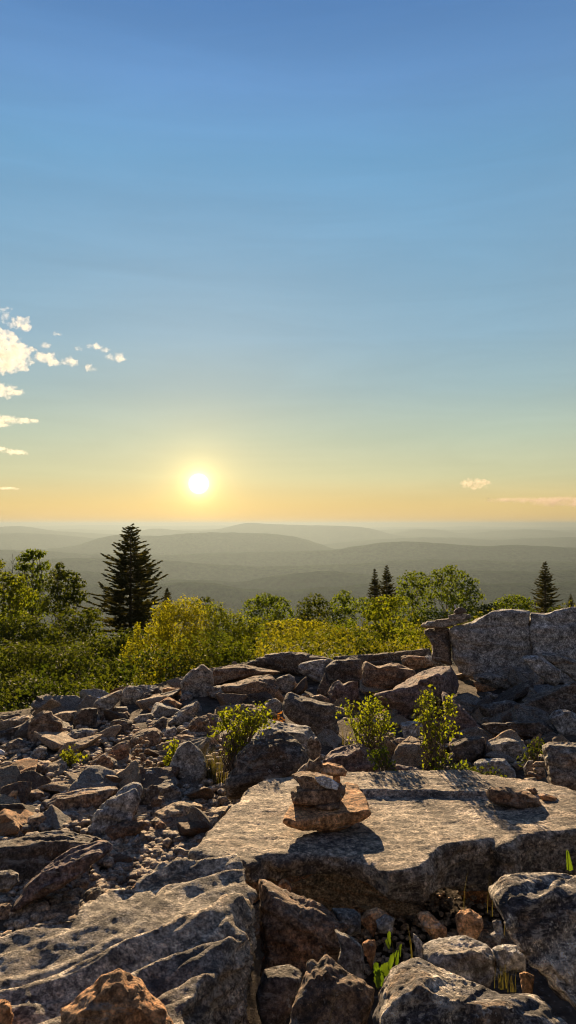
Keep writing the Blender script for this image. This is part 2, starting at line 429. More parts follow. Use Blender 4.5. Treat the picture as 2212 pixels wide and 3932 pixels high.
# ---------------------------------------------------------------- the flat slab with the small cairn
SZ = (-1.38, .085, 3.1)
def zslab(x, y): return SZ[0]-SZ[1]*(y-SZ[2])
slab_px = [(750,3262),(780,3215),(825,3173),(880,3120),(936,3048),(965,3020),(1017,2999),(1116,2980),(1300,2984),(1470,2986),(1605,2981),(1760,2986),(1905,2980),(1992,2990),(2080,3004),(2212,3040),(2420,3070),
           (2420,3180),(2212,3187),(2100,3196),(1990,3209),(1950,3246),(1885,3222),(1790,3236),(1690,3258),(1655,3290),(1622,3328),(1560,3342),(1490,3352),(1440,3318),(1370,3300),(1270,3282),(1185,3280),(1100,3288),(1017,3281),(985,3296),(955,3320),(920,3300),(874,3300),(800,3290)]
slab_xy = [on_plane(x, y, SZ[0], SZ[1], SZ[2]) for x, y in slab_px]
def slab_relief(x, y):
    P = np.stack([x*9.0, y*20.0, 0*x], 1)
    r = .0010*np.clip(fbm(P, 4, .65), -1, 1) + .008*fbm(np.stack([x*1.7, y*3, 0*x+4], 1), 2)
    P3 = np.stack([x*26.0, y*52.0, 0*x+7], 1); r = r + .0032*(ridged(P3, 3, .6)-.6) + .0035*(ridged(np.stack([x*4, y*13, 0*x], 1), 3)-.5)
    ysr = y - .05*np.sin(x*3)                                        # raised strip along the rear edge, right half
    r = r + .035*sstep(3.90, 3.93, ysr+.02*perlin(np.stack([x*9, 0*x, 0*x], 1)))*sstep(.15, .3, x)*(1-sstep(1.0, 1.25, x))
    r = r - .03*sstep(.0, .12, -(y-3.14)-.1*x)*sstep(-.1, .15, x)*(1-sstep(.25, .4, x))   # worn front lip
    return r
slab_solid('slab', slab_xy, lambda x, y: .12+.14*float(sstep(.25, .7, x)), .22, .013, zslab, slab_relief, 'slab',
           'wide flat speckled tan slab carrying the small stone cairn', seed=5)

# ---------------------------------------------------------------- big ridged rock, bottom left
RZ = (-1.24, .05, 2.2)
def zr(x, y): return RZ[0]-RZ[1]*(y-RZ[2])
rp = [(-420,600),(0,540),(110,480),(230,412),(330,392),(420,378),(440,350),(500,300),(560,250),(600,227),(720,228),(800,180),(900,120),(1000,72),(1080,85),(1150,60),(1220,45),(1330,62),(1368,105),(1372,180),(1355,340),(1300,400),(1288,470),(1285,560),(1200,640),(1150,740),(1090,830),(1030,900),(1010,990),(990,1200),(-420,1200)]
rxy = [on_plane(0+.6901*x, 3250+.6901*y, *RZ) for x, y in rp]
def ridged_relief(x, y):
    """broken bedding: nearly flat sheets ending in sharp ragged steps that face the viewer"""
    c, s = math.cos(math.radians(33)), math.sin(math.radians(33))
    u = -x*s + y*c; v = x*c + y*s; o = 0*x
    jag = .22*perlin(np.stack([u*2, v*3.5, o], 1)) + .10*perlin(np.stack([u*5, v*11, o+5], 1))
    r = .022*fbm(np.stack([x*1.4, y*1.4, o+9], 1), 2)
    for k, (f, a, sd) in enumerate(((5.0, .050, 3.0), (11.5, .010, 7.0))):
        w = u*f + (1.05 if k == 0 else 2.4)*fbm(np.stack([u*1.5, v*1.0, o+sd], 1), 2) + jag*(1 if k == 0 else 1.4)
        fr = w-np.floor(w); fl = np.floor(w)
        m = .70+.9*perlin(np.stack([fl*1.7+.3, v*1.3, o+sd], 1)); m = np.clip(m, .1, 1.2)
        r = r + a*m*(np.where(fr < .86, fr/.86, (1-fr)/.14)-.5)
    return r + .0016*(ridged(np.stack([x*26, y*26, o], 1), 3, .6)-.5)
slab_solid('boulder', rxy, lambda x, y: .62, .05, .0095, zr, ridged_relief, 'cap',
           'huge ridged pale rock filling the bottom left corner, crossed by dark parallel steps', seed=9, side=.014, blur=.005)

# ---------------------------------------------------------------- cairn stones (each one can be lifted off)
CG = 'stones stacked in the cairn on the flat slab'
def zs_hit(px, py): return on_plane(px, py, *SZ)[1]
cd = zs_hit(1290, 3180)
cairn = [
 ([(545,550),(590,460),(700,400),(930,335),(1000,345),(1065,465),(1080,500),(1070,545),(930,630),(870,655),(720,640),(600,590)], 'rust', 'broad orange-brown plate stone at the bottom of the slab cairn', 0.0, .95),
 ([(735,455),(900,440),(890,490),(820,507),(745,488)], 'brown', 'thin brown chip wedged on the bottom plate of the slab cairn', .05, 1.0),
 ([(580,385),(620,350),(700,355),(900,330),(938,340),(930,400),(880,470),(740,478),(600,460)], 'brown', 'grey-brown block second from the bottom of the slab cairn', .07, .8),
 ([(580,280),(640,262),(730,262),(860,300),(912,345),(880,400),(820,440),(740,430),(690,400),(640,340)], 'brown', 'wedge-shaped brown stone with a pale blue lit face in the slab cairn', .10, .85),
 ([(850,285),(895,285),(897,345),(855,335)], 'rust', 'small upright chip propping the upper right stone of the slab cairn', .17, 1.0),
 ([(780,212),(820,203),(910,225),(940,260),(930,290),(860,292),(780,275)], 'rust', 'flat rust-brown stone on the upper right of the slab cairn', .13, .8),
 ([(680,230),(705,182),(732,198),(770,168),(793,232),(780,262),(720,262),(690,252)], 'brown', 'jagged two-pointed stone at the very top of the slab cairn', .12, .8),
]
cs = {}
for i, (pts, mt, lb, dd, dep) in enumerate(cairn):
    if i == 0:
        PT = [(548,545),(590,465),(640,430),(700,400),(820,365),(930,335),(1000,345),(1040,400),(1065,465),(1080,495),(980,512),(850,522),(720,545),(620,562)]
        pxy = [on_plane(750+.6211*x, 2800+.6211*y, -1.31, 0, 0) for x, y in PT]
        pc = np.mean(pxy, 0)
        cs[0] = slab_solid('cairn_stone', pxy, lambda x, y: .055+.055*math.exp(-((x-pc[0]-.02)/.11)**2), .05, .006, lambda x, y: -1.31+.03*(y-pc[1]), lambda x, y: .004*fbm(np.stack([x*14, y*14, 0*x], 1), 3), 'rust', lb, seed=3, side=.004)
        cs[0]['category'] = 'stone'; cs[0]['group'] = CG
        continue
    cs[i] = hero('E', pts, mt, lb, d=3.40+dd-.05, depth=dep, name='cairn_stone', cat='stone', group=CG, sink=0, chips=14, chip=(.8, .98), amp=.7, tilt=2, front=.93)
# lit patch of the wedge stone, painted as a separate pale piece
pf = hero('E', [(738,296),(800,292),(850,312),(893,340),(875,376),(815,368),(770,345),(748,322)], 'pale_or_lit', None, d=3.42, depth=.35, name='lit_face', cat=None, sink=0, chips=5, amp=.8, tilt=10, front=.95)
pf.parent = cs[3]; pf.matrix_parent_inverse = cs[3].matrix_basis.inverted(); pf['label'] = 'pale blue-white lit patch painted on the wedge stone'
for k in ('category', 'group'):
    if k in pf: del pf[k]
SG = 'loose stones lying on the flat slab'
hero('F', [(818,345),(860,310),(950,308),(1120,345),(1190,385),(1212,440),(1150,470),(1060,478),(960,440),(880,430),(835,400)], 'brown', 'smooth oval brown stone lying on the right of the flat slab', d=zs_hit(1950,3098)-.04, depth=.6, name='stone', cat='stone', group=SG, sink=0, amp=.6)
hero('F', [(1182,362),(1230,352),(1320,385),(1300,422),(1210,402)], 'rust', 'small rust-orange stone behind the oval stone on the slab', d=zs_hit(2110,3075), depth=.8, name='stone', cat='stone', group=SG, sink=0, amp=.6)
hero('F', [(1100,325),(1160,310),(1185,345),(1150,362)], 'tan', 'thin tan flake touching the top of the oval stone on the slab', d=zs_hit(2050,3052), depth=.8, name='stone', cat='stone', group=SG, sink=0, amp=.6)

# ---------------------------------------------------------------- traced rocks, near to far
H = hero
# foreground
H('G', [(325,905),(380,860),(440,820),(520,745),(640,707),(700,728),(770,758),(830,830),(900,870),(960,945),(1020,1060),(900,1150),(340,1150)], 'rust', 'warm orange-brown pointed rock leaning on the huge ridged rock at the bottom edge', d=1.72, depth=.5, chips=10, front=.93)
H('G', [(-80,870),(0,862),(40,880),(70,950),(64,1060),(-80,1100)], 'rust', 'orange rock cut off by the bottom left corner of the photo', d=1.8, depth=.6)
H('H', [(170,160),(240,185),(300,205),(400,245),(480,280),(640,328),(730,375),(790,430),(830,485),(880,510),(932,542),(880,570),(830,600),(885,700),(760,800),(600,860),(400,900),(210,880),(190,600)], 'brown', 'big rough brown rock below the front lip of the flat slab', d=2.62, depth=.85, chips=18, amp=1.25)
H('H', [(380,1320),(450,1150),(520,1020),(560,930),(575,850),(610,822),(640,832),(662,862),(700,815),(742,788),(800,832),(900,912),(1020,962),(1130,1042),(1115,1130),(1060,1230),(1010,1330),(800,1420),(450,1420)], 'brown', 'brown rock with a double pointed top at the bottom centre', d=1.95, depth=.6, chips=10, front=.92)
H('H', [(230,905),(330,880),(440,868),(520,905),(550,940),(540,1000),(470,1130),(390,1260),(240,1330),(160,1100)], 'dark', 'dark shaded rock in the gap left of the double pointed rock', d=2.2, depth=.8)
H('H', [(335,212),(365,175),(395,155),(440,180),(482,245),(400,240)], 'rust', 'ochre triangular stone under the front lip of the slab', d=2.95, depth=.8, name='stone', cat='stone')
H('H', [(765,392),(880,392),(960,405),(1005,440),(1003,520),(880,535),(835,490)], 'grey', 'grey block in the shade under the slab, left of the brown stone', d=2.75, name='stone', cat='stone')
H('H', [(1000,470),(1050,412),(1140,388),(1222,430),(1200,470),(1140,500),(1100,535),(1010,505)], 'rust', 'ochre brown stone in the shaded pocket below the slab', d=2.7, name='stone', cat='stone')
H('H', [(1125,482),(1200,435),(1280,470),(1242,515),(1140,505)], 'blue', 'pale blue-grey stone next to the ochre one below the slab', d=2.66, name='stone', cat='stone')
H('H', [(1018,672),(1060,648),(1122,650),(1132,700),(1082,792),(1030,742)], 'rust', 'small reddish crumbly stone left of the green leaves', d=2.4, name='stone', cat='stone', amp=1.5)
H('H', [(790,560),(880,600),(960,640),(1020,700),(1030,830),(1000,930),(900,900),(820,800),(850,700)], 'grey', 'grey rock wedged between the big brown rock and the leaves', d=2.45, depth=.7)
H('I', [(-90,1200),(0,1060),(60,905),(100,820),(140,760),(240,712),(340,690),(430,710),(480,752),(600,792),(700,842),(850,892),(1000,952),(1080,935),(1150,920),(1215,945),(1290,1000),(1400,1145),(1440,1300),(-90,1300)], 'mottled', 'blue-black and tan mottled rock with a pale rim at the bottom right', d=1.72, depth=.75, chips=6, front=.93, tilt=6)
H('I', [(858,225),(880,180),(915,148),(1000,108),(1100,94),(1280,88),(1449,88),(1720,95),(1720,1200),(1500,1180),(1440,1010),(1380,900),(1250,850),(1150,750),(1090,650),(1050,600),(1005,560),(960,420),(890,300)], 'mottled', 'big pale rock cut by the right edge, its face sheared back below', d=2.0, depth=.9, chips=5, front=.90, tilt=4, strata=1.2)
H('I', [(380,610),(420,580),(500,556),(600,545),(700,540),(800,580),(850,600),(900,640),(920,700),(890,770),(800,840),(640,850),(500,790),(400,720)], 'blue', 'low grey rock in the pocket above the mottled bottom right rock', d=2.3, depth=.9)
H('I', [(868,622),(920,600),(960,595),(1040,602),(1110,650),(1080,720),(1000,700),(900,700)], 'blue', 'pale grey-blue ledge stone beside the sheared right hand rock', d=2.35, name='stone', cat='stone')
H('I', [(345,400),(370,372),(402,363),(440,372),(490,425),(548,470),(542,522),(480,537),(400,492)], 'rust', 'pinkish brown lumpy stone below the dark side of the slab', d=2.75, name='stone', cat='stone', amp=1.2)
H('I', [(608,400),(650,360),(722,350),(802,402),(802,470),(722,522),(620,492)], 'rust', 'reddish brown round stone right of the pinkish lumpy one', d=2.75, name='stone', cat='stone', amp=1.2)
H('I', [(868,432),(900,422),(932,432),(935,482),(880,485)], 'blue', 'little grey stone standing above its twin by the sheared rock', d=2.65, name='stone', cat='stone')
H('I', [(850,520),(890,500),(932,512),(912,562),(870,548)], 'blue', 'little grey stone lying below its twin by the sheared rock', d=2.62, name='stone', cat='stone')
H('I', [(318,520),(345,530),(378,575),(375,605),(330,600)], 'blue', 'narrow pale chip standing right of the green leaves', d=2.4, name='stone', cat='stone')
H('I', [(1062,800),(1100,785),(1170,815),(1150,880),(1110,930),(1070,925)], 'rust', 'small ochre stone in the crack under the sheared rock', d=2.1, name='stone', cat='stone')
# beside and behind the slab, right
H('C', [(1218,1012),(1260,985),(1360,984),(1449,990),(1640,1000),(1640,1330),(1449,1335),(1330,1320),(1262,1285),(1232,1180)], 'grey', 'large pitted grey block on the right edge behind the slab', depth=.8, d=4.75)
H('C', [(1143,1150),(1172,1128),(1232,1130),(1237,1172),(1150,1162)], 'tan', 'topmost tan stone of the little pile by the pitted block', d=4.78, name='stone', cat='stone', sink=0)
H('C', [(1148,1182),(1170,1170),(1232,1170),(1237,1245),(1185,1225)], 'tan', 'rounded tan stone in the middle of the little pile by the pitted block', d=4.74, name='stone', cat='stone', sink=0)
H('C', [(1105,1222),(1120,1200),(1150,1198),(1225,1242),(1190,1258)], 'brown', 'leaning brown flake at the left of the little pile by the pitted block', d=4.7, name='stone', cat='stone', sink=0)
H('F', [(1088,250),(1170,243),(1182,280),(1092,292)], 'tan', 'flat tan stone at the foot of the little pile by the pitted block', d=4.45, name='stone', cat='stone', sink=0)
H('C', [(1080,1172),(1120,1120),(1155,1123),(1155,1205),(1090,1205)], 'blue', 'blue-grey rock tucked left of the little tan pile', d=4.9)
H('C', [(735,1140),(770,1115),(815,1108),(900,1108),(960,1110),(1000,1160),(1025,1195),(1035,1250),(860,1250),(750,1200)], 'blue', 'blue-topped low rock behind the rear edge of the slab')
H('C', [(818,1002),(870,985),(960,963),(1040,966),(1092,980),(1117,1052),(1112,1132),(1022,1118),(880,1082),(830,1040)], 'grey', 'grey boulder with a tan top in the middle of the right hollow')
H('C', [(565,1012),(620,985),(690,963),(760,955),(832,960),(832,1022),(792,1102),(680,1152),(600,1095)], 'dark', 'dark rock right of the shrubs behind the slab')
H('C', [(1263,822),(1282,795),(1302,775),(1340,765),(1382,760),(1449,790),(1500,850),(1500,960),(1350,955),(1325,930),(1302,892)], 'blue', 'blue-green tinted boulder at the right edge above the pitted block', depth=.7)
H('C', [(785,872),(830,855),(900,850),(1060,846),(1240,838),(1272,880),(1335,935),(1280,985),(1060,965),(835,935)], 'dark', 'long dark step-like slab across the right hollow', depth=.5, strata=1.5)
H('C', [(928,812),(960,796),(1002,795),(1037,830),(985,847),(930,838)], 'tan', 'small tan stone lying on the long dark step')
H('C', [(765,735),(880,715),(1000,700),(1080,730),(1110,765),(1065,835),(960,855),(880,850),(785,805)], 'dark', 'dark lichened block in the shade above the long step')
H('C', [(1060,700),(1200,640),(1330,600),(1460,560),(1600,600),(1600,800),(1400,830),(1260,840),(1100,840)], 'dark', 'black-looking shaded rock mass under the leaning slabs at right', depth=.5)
H('C', [(225,862),(280,850),(340,848),(402,870),(392,955),(320,975),(250,955)], 'blue', 'pale bluish rock showing between the two leafy shrubs')
H('C', [(195,1145),(260,1160),(340,1172),(435,1235),(420,1290),(200,1290)], 'purple', 'low purple-grey rock at the foot of the leafy shrubs')
H('C', [(515,632),(560,650),(650,735),(740,838),(780,890),(815,942),(700,992),(560,995),(535,800)], 'purple', 'tilted purplish triangular plate right of the tall shrub', depth=.5, tilt=-5, chips=6)
H('C', [(20,668),(100,635),(180,608),(280,550),(370,500),(480,462),(540,453),(603,455),(640,520),(655,585),(640,660),(560,700),(400,720),(350,760),(330,820),(200,850),(165,765)], 'purple', 'big boulder with a long sunlit sloping top behind the leafy shrubs', depth=1.0, tilt=0, chips=12)
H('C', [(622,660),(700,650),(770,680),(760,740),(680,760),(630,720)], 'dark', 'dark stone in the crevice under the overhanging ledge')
H('C', [(718,532),(740,512),(800,505),(880,512),(940,478),(1000,460),(1080,465),(1150,490),(1245,560),(1210,625),(1160,645),(1000,642),(870,622),(745,572)], 'grey', 'overhanging ledge rock jutting left below the long wall-like block', depth=.9, tilt=0, strata=1.4)
H('C', [(733,582),(760,570),(810,590),(905,630),(920,665),(850,672),(765,650)], 'rust', 'ochre block under the tip of the overhanging ledge')
H('C', [(1198,372),(1230,360),(1300,365),(1449,420),(1560,470),(1560,600),(1449,575),(1370,522),(1280,452)], 'grey', 'upper of the two slabs leaning at the right edge', d=7.6, depth=.35, tilt=-5)
H('C', [(1072,402),(1120,385),(1182,383),(1265,440),(1352,502),(1330,560),(1302,595),(1250,582),(1200,550),(1130,482)], 'blue', 'pale lower slab of the two leaning at the right edge', d=7.4, depth=.35, tilt=-5)
# the long wall-like outcrop
H('C', [(545,212),(575,190),(600,175),(720,150),(760,128),(800,110),(860,80),(900,65),(1000,52),(1100,60),(1150,68),(1160,300),(1160,520),(1000,560),(850,560),(720,545),(660,520),(620,490),(580,442),(572,350),(556,262)], 'blue', 'left half of the tall wall-like grey outcrop, split from the right half by a crack', d=8.4, depth=.5, tilt=2, chips=10, front=.95, name='outcrop')
H('C', [(1122,72),(1180,76),(1230,70),(1280,60),(1340,45),(1380,35),(1449,28),(1600,30),(1900,60),(1950,300),(1900,600),(1449,600),(1250,580),(1125,560),(1122,300)], 'blue', 'right half of the tall wall-like grey outcrop running out of the photo', d=8.4, depth=.4, tilt=2, chips=10, front=.95, name='outcrop')
H('C', [(362,182),(380,165),(402,153),(480,142),(560,134),(640,138),(722,146),(680,165),(600,190),(540,202),(450,207),(385,203)], 'grey', 'flat cap rock overhanging the left end of the outcrop', d=8.5, depth=.7, sink=0, strata=1.6, name='cap_rock')
H('C', [(390,215),(430,198),(500,196),(572,200),(580,300),(585,450),(520,440),(440,408),(446,290),(402,252)], 'dark', 'narrow rock pillar under the overhanging cap rock', d=8.5, depth=.9, tilt=2, name='rock_pillar', strata=1.6)
OG = 'stones of the small cairn on the outcrop'
H('C', [(556,112),(600,100),(660,98),(715,105),(722,135),(640,157),(565,148)], 'grey', 'wide flat stone at the bottom of the small cairn on the outcrop', d=8.5, sink=0, name='cairn_stone', cat='stone', group=OG, chips=6, amp=.6)
H('C', [(598,82),(615,65),(645,55),(680,68),(688,94),(640,104),(600,102)], 'dark', 'round dark stone in the middle of the small cairn on the outcrop', d=8.5, sink=0, name='cairn_stone', cat='stone', group=OG, chips=6, amp=.6)
H('C', [(598,50),(606,36),(614,42),(618,66),(604,68)], 'pale_or_lit', 'tiny pale chip on top of the small cairn on the outcrop', d=8.48, sink=0, name='cairn_stone', cat='stone', group=OG, chips=4, amp=.6)
# crest of the field, centre
H('C', [(-30,388),(60,378),(150,370),(220,362),(300,355),(380,345),(445,342),(450,405),(400,440),(200,440),(-30,440)], 'dark', 'long low dark rock along the crest just left of the rock pillar', depth=.6)
H('C', [(228,402),(250,390),(282,388),(340,393),(402,402),(475,452),(420,475),(352,488),(300,482),(240,457)], 'brown', 'smooth reddish brown rock lying in front of the pillar foot', depth=.8)
H('C', [(388,407),(420,385),(462,404),(525,442),(500,470),(440,455)], 'blue', 'small blue-grey rock between the brown rock and the pillar')
H('B', [(430,190),(480,150),(540,120),(590,105),(640,97),(740,95),(850,97),(930,115),(1000,130),(1045,142),(1045,260),(820,260),(700,235),(560,215)], 'dark', 'broad dark rounded slab on the crest under the green bushes', depth=.7)
H('B', [(1030,125),(1120,118),(1260,112),(1449,96),(1470,180),(1300,215),(1100,200)], 'dark', 'thin dark crest slab between the rounded slab and the brown rock', depth=.7)
H('B', [(803,192),(830,170),(872,160),(960,148),(1037,140),(1052,180),(992,232),(972,312),(930,300),(880,272),(812,242)], 'blue', 'pale blue-grey block leaning on the crest slab', depth=.5)
H('B', [(170,208),(260,190),(340,184),(432,183),(540,200),(705,236),(640,262),(440,285),(262,310),(200,330)], 'brown', 'long brown rock on the crest right of the standing boulder', depth=.8)
H('B', [(340,175),(352,165),(372,162),(385,178),(365,186)], 'grey', 'small grey stone perched on the long brown crest rock', sink=0, d=9.6)
H('B', [(250,332),(330,308),(432,283),(500,262),(562,255),(610,250),(642,266),(682,332),(665,430),(600,450),(520,435),(400,425),(268,372)], 'brown', 'brown boulder with a pale ridged top in the centre of the upper field', depth=.95, tilt=0)
H('B', [(630,290),(700,262),(745,250),(785,275),(790,330),(740,400),(690,380),(650,340)], 'grey', 'lumpy grey rock right of the ridged brown boulder', amp=1.4)
H('B', [(158,342),(200,335),(272,342),(292,382),(270,425),(180,405)], 'grey', 'small layered grey rock below the standing boulder')
H('B', [(925,395),(945,340),(962,305),(992,238),(1022,332),(1012,385),(970,400)], 'dark', 'thin dark spike of rock left of the dark square block', depth=.5)
H('B', [(995,203),(1030,170),(1062,150),(1130,150),(1170,128),(1202,130),(1257,150),(1255,340),(1180,345),(1100,345),(1020,340)], 'dark', 'dark square block on the upper field', depth=.8)
H('B', [(1008,380),(1030,335),(1052,310),(1090,290),(1120,320),(1160,302),(1222,300),(1235,400),(1200,440),(1120,475),(1030,445)], 'purple', 'purplish rock leaning against the foot of the dark square block')
H('K', [(368,805),(378,775),(392,764),(430,795),(480,790),(520,778),(562,780),(600,800),(645,815),(640,860),(560,905),(500,935),(400,945),(370,905)], 'brown', 'craggy brown block right of the dark square block', amp=1.3)
H('B', [(690,462),(715,400),(742,370),(800,390),(880,412),(960,440),(1062,460),(1075,540),(1095,640),(1070,720),(980,740),(860,640),(740,565),(700,522)], 'dark', 'dark brown pyramid-shaped boulder above the pale bouldered pair', depth=.9, tilt=0)
H('B', [(888,412),(920,398),(962,393),(1042,430),(1002,455),(910,435)], 'tan', 'flat tan stone behind the dark pyramid boulder')
H('B', [(565,475),(600,430),(652,420),(692,450),(690,520),(600,530)], 'grey', 'grey wedge between the left shrub and the pyramid boulder')
H('B', [(640,420),(690,398),(720,395),(715,425),(670,440)], 'grey', 'small grey stone above the grey wedge')
H('B', [(305,835),(325,770),(355,738),(410,700),(480,680),(540,610),(600,563),(660,575),(720,590),(810,600),(892,610),(922,650),(950,700),(974,745),(965,830),(860,900),(600,930),(400,920),(320,905)], 'blue', 'pale blue-grey boulder behind the dark pitted one in the middle', d=5.35, depth=.6, chips=10, front=.92, tilt=-2)
H('B', [(288,1005),(300,950),(342,915),(350,840),(380,795),(430,745),(480,710),(560,700),(610,665),(662,638),(702,642),(742,660),(782,682),(825,725),(862,772),(905,870),(860,930),(740,985),(560,1040),(430,1080),(300,1090)], 'dark', 'large dark boulder with pits and white spots left of the cairn', d=4.6, depth=.75, chips=12, front=.9, tilt=6, amp=1.2)
H('B', [(862,790),(875,710),(905,680),(940,690),(968,745),(962,830),(900,850)], 'grey', 'small grey rock at the right shoulder of the pale blue boulder', d=5.2)
H('B', [(962,840),(1020,790),(1092,755),(1180,740),(1272,722),(1312,770),(1345,830),(1374,900),(1390,985),(1130,1000),(1060,960)], 'purple', 'purplish boulder with a tan sloping top just behind the cairn', d=4.7, depth=1.0, tilt=-2, chips=8)
H('B', [(790,940),(830,890),(865,870),(880,920),(850,960)], 'grey', 'grey rock showing left of the cairn top behind the slab', d=4.3)
H('B', [(165,725),(200,680),(242,640),(262,680),(245,742),(180,765)], 'tan', 'tan rock hidden behind the stems of the left shrub')
H('B', [(38,612),(65,575),(102,550),(182,560),(202,640),(152,682),(60,662)], 'brown', 'brown rock left of the left shrub')
# left field
H('J', [(905,882),(930,842),(962,812),(985,808),(1002,790),(1022,786),(1045,805),(1072,825),(1077,880),(1062,942),(1002,962),(917,952)], 'grey', 'tall standing grey boulder at the crest, left of centre', depth=.6)
H('A', [(1185,775),(1212,705),(1242,648),(1275,632),(1312,628),(1350,655),(1392,690),(1425,735),(1449,800),(1440,870),(1390,930),(1300,940),(1230,885),(1170,835)], 'blue', 'big blue-grey angular boulder left of the grass tuft', depth=.7, chips=8)
H('A', [(530,385),(555,345),(600,322),(692,318),(700,345),(655,372),(640,395),(560,405)], 'pale_or_lit', 'white-blue rock on the left crest', depth=.8)
H('A', [(645,372),(665,340),(702,320),(770,290),(842,262),(855,300),(830,350),(792,392),(740,440),(690,475),(660,420)], 'grey', 'long slanting grey slab right of the white-blue crest rock', depth=.7)
H('A', [(828,335),(842,290),(862,262),(892,238),(940,242),(982,255),(1003,292),(985,330),(962,348),(872,365)], 'grey', 'rounded grey rock on the crest, second from the white-blue one', depth=.7)
H('A', [(1000,262),(1040,250),(1100,255),(1128,275),(1120,300),(1040,300)], 'grey', 'low grey rock on the crest left of the orange flat rock')
H('A', [(1128,262),(1160,252),(1257,256),(1262,300),(1232,328),(1135,318)], 'rust', 'flat-topped orange rock beside the standing boulder')
H('A', [(1252,345),(1262,300),(1300,278),(1345,300),(1340,340),(1290,362)], 'grey', 'knobbly grey rock at the foot of the standing boulder')
H('A', [(960,330),(985,300),(1020,287),(1062,300),(1040,335),(1000,352)], 'dark', 'dark small rock below the low crest rock')
H('A', [(1000,352),(1062,303),(1102,296),(1152,300),(1145,352),(1060,375)], 'brown', 'brown squat rock left of the reddish wedge')
H('A', [(1025,400),(1060,375),(1120,345),(1172,318),(1225,345),(1275,370),(1262,402),(1182,415),(1060,425)], 'rust', 'reddish wedge rock on the upper left field', depth=.8)
H('A', [(1160,485),(1220,430),(1280,385),(1372,348),(1390,370),(1375,432),(1330,470),(1282,502),(1190,515)], 'grey', 'slanting grey slab with a bright greenish top below the standing boulder', depth=.9, tilt=-3)
H('A', [(1308,525),(1325,490),(1352,460),(1432,465),(1455,500),(1445,585),(1330,585)], 'brown', 'brown block below the slanting greenish slab')
H('A', [(503,485),(525,430),(560,400),(620,392),(672,395),(682,440),(672,500),(660,533),(540,533)], 'dark', 'dark square-faced block hanging below the white-blue crest rock', depth=.7)
H('A', [(680,470),(740,410),(790,385),(800,400),(740,460),(700,480)], 'brown', 'narrow brown sliver right of the dark square-faced block')
H('A', [(770,400),(800,388),(880,385),(892,410),(850,450),(790,440)], 'grey', 'small flat grey rock in the upper left field')
H('A', [(800,470),(850,430),(885,418),(912,450),(880,480)], 'brown', 'small triangular brown rock in the upper left field')
H('A', [(763,545),(768,492),(790,478),(860,468),(922,493),(910,560),(840,575)], 'dark', 'dark block with a lit upper edge, left field')
H('A', [(1010,560),(1080,490),(1132,453),(1167,470),(1155,545),(1080,575)], 'dark', 'leaning dark slab left of the greenish slab')
H('A', [(925,470),(970,440),(1060,430),(1075,460),(1010,500),(940,500)], 'grey', 'pale broken rock in the middle of the left field')
H('A', [(1138,580),(1160,545),(1212,525),(1235,550),(1205,600),(1150,612)], 'blue', 'small pale blue rock above the big blue-grey boulder')
H('A', [(1195,600),(1240,580),(1330,585),(1390,600),(1400,650),(1300,640),(1220,650)], 'brown', 'brown rock behind the top of the blue-grey angular boulder')
H('A', [(897,615),(920,580),(952,560),(1010,540),(1072,530),(1105,545),(1135,575),(1118,645),(1050,690),(980,690),(910,675)], 'brown', 'tan-topped block behind the crumbled cairn in the left field', depth=.9)
H('A', [(742,715),(780,670),(822,638),(860,625),(897,622),(907,702),(862,790),(780,780)], 'brown', 'pinkish brown slab left of the tan-topped block', depth=.9, tilt=-2)
H('A', [(635,770),(680,735),(732,703),(765,740),(792,782),(782,842),(702,875),(640,830)], 'brown', 'steep triangular brown rock in the middle left', depth=.6)
H('A', [(435,600),(500,545),(600,535),(685,545),(660,600),(560,625),(450,640)], 'grey', 'broad grey rock below the dark square-faced block')
H('A', [(615,640),(660,615),(715,612),(710,650),(640,665)], 'tan', 'thin pale flake below the broad grey rock')
H('A', [(555,690),(600,665),(670,660),(700,700),(640,730),(570,720)], 'dark', 'dark flat rock above the small yellow-green plants')
H('A', [(190,570),(198,500),(225,455),(255,430),(287,410),(352,414),(365,440),(432,478),(440,560),(420,612),(360,630),(300,645),(215,635)], 'brown', 'big brown boulder standing at the left crest', depth=.7, chips=10)
H('A', [(-40,500),(20,478),(100,453),(170,442),(228,440),(238,470),(120,522),(-40,560)], 'tan', 'long sunlit slab at the far left of the crest', depth=.9, tilt=0)
H('A', [(368,442),(410,425),(452,416),(532,414),(525,480),(480,500),(432,500),(400,465)], 'tan', 'light ridged rock between the brown boulder and the dark square-faced block', depth=.9)
H('A', [(470,400),(500,380),(530,375),(535,400),(500,415)], 'grey', 'little grey rock left of the white-blue crest rock')
H('A', [(-30,565),(60,535),(120,515),(207,482),(200,575),(100,625),(-30,620)], 'dark', 'dark rock under the long sunlit slab at far left')
H('A', [(0,660),(60,630),(130,600),(200,640),(190,690),(80,710),(0,720)], 'dark', 'dark broken rock at the left edge of the field')
H('A', [(185,750),(212,715),(240,680),(272,654),(322,670),(332,722),(290,750),(215,765)], 'blue', 'pale blue pointed rock near the left edge')
H('A', [(40,822),(100,785),(182,763),(212,790),(152,855),(90,865)], 'blue', 'flat pale blue slab below the pointed blue rock')
H('A', [(118,855),(160,820),(230,788),(280,765),(332,757),(378,790),(372,832),(250,865),(140,877)], 'tan', 'ridged tan rock left of the small leafy plant')
H('A', [(-40,700),(0,680),(35,700),(30,730),(-40,760)], 'pale_or_lit', 'pale rock cut by the left edge')
H('A', [(390,790),(420,765),(460,770),(470,820),(430,850),(395,830)], 'blue', 'pale stone at the foot of the small leafy plant')
H('A', [(200,890),(230,850),(285,850),(290,880),(240,905)], 'tan', 'small tan rock above the blue cube-like stone')
H('A', [(232,935),(255,895),(310,870),(352,890),(335,942),(270,965)], 'blue', 'cube-like blue stone in the left foreground rubble')
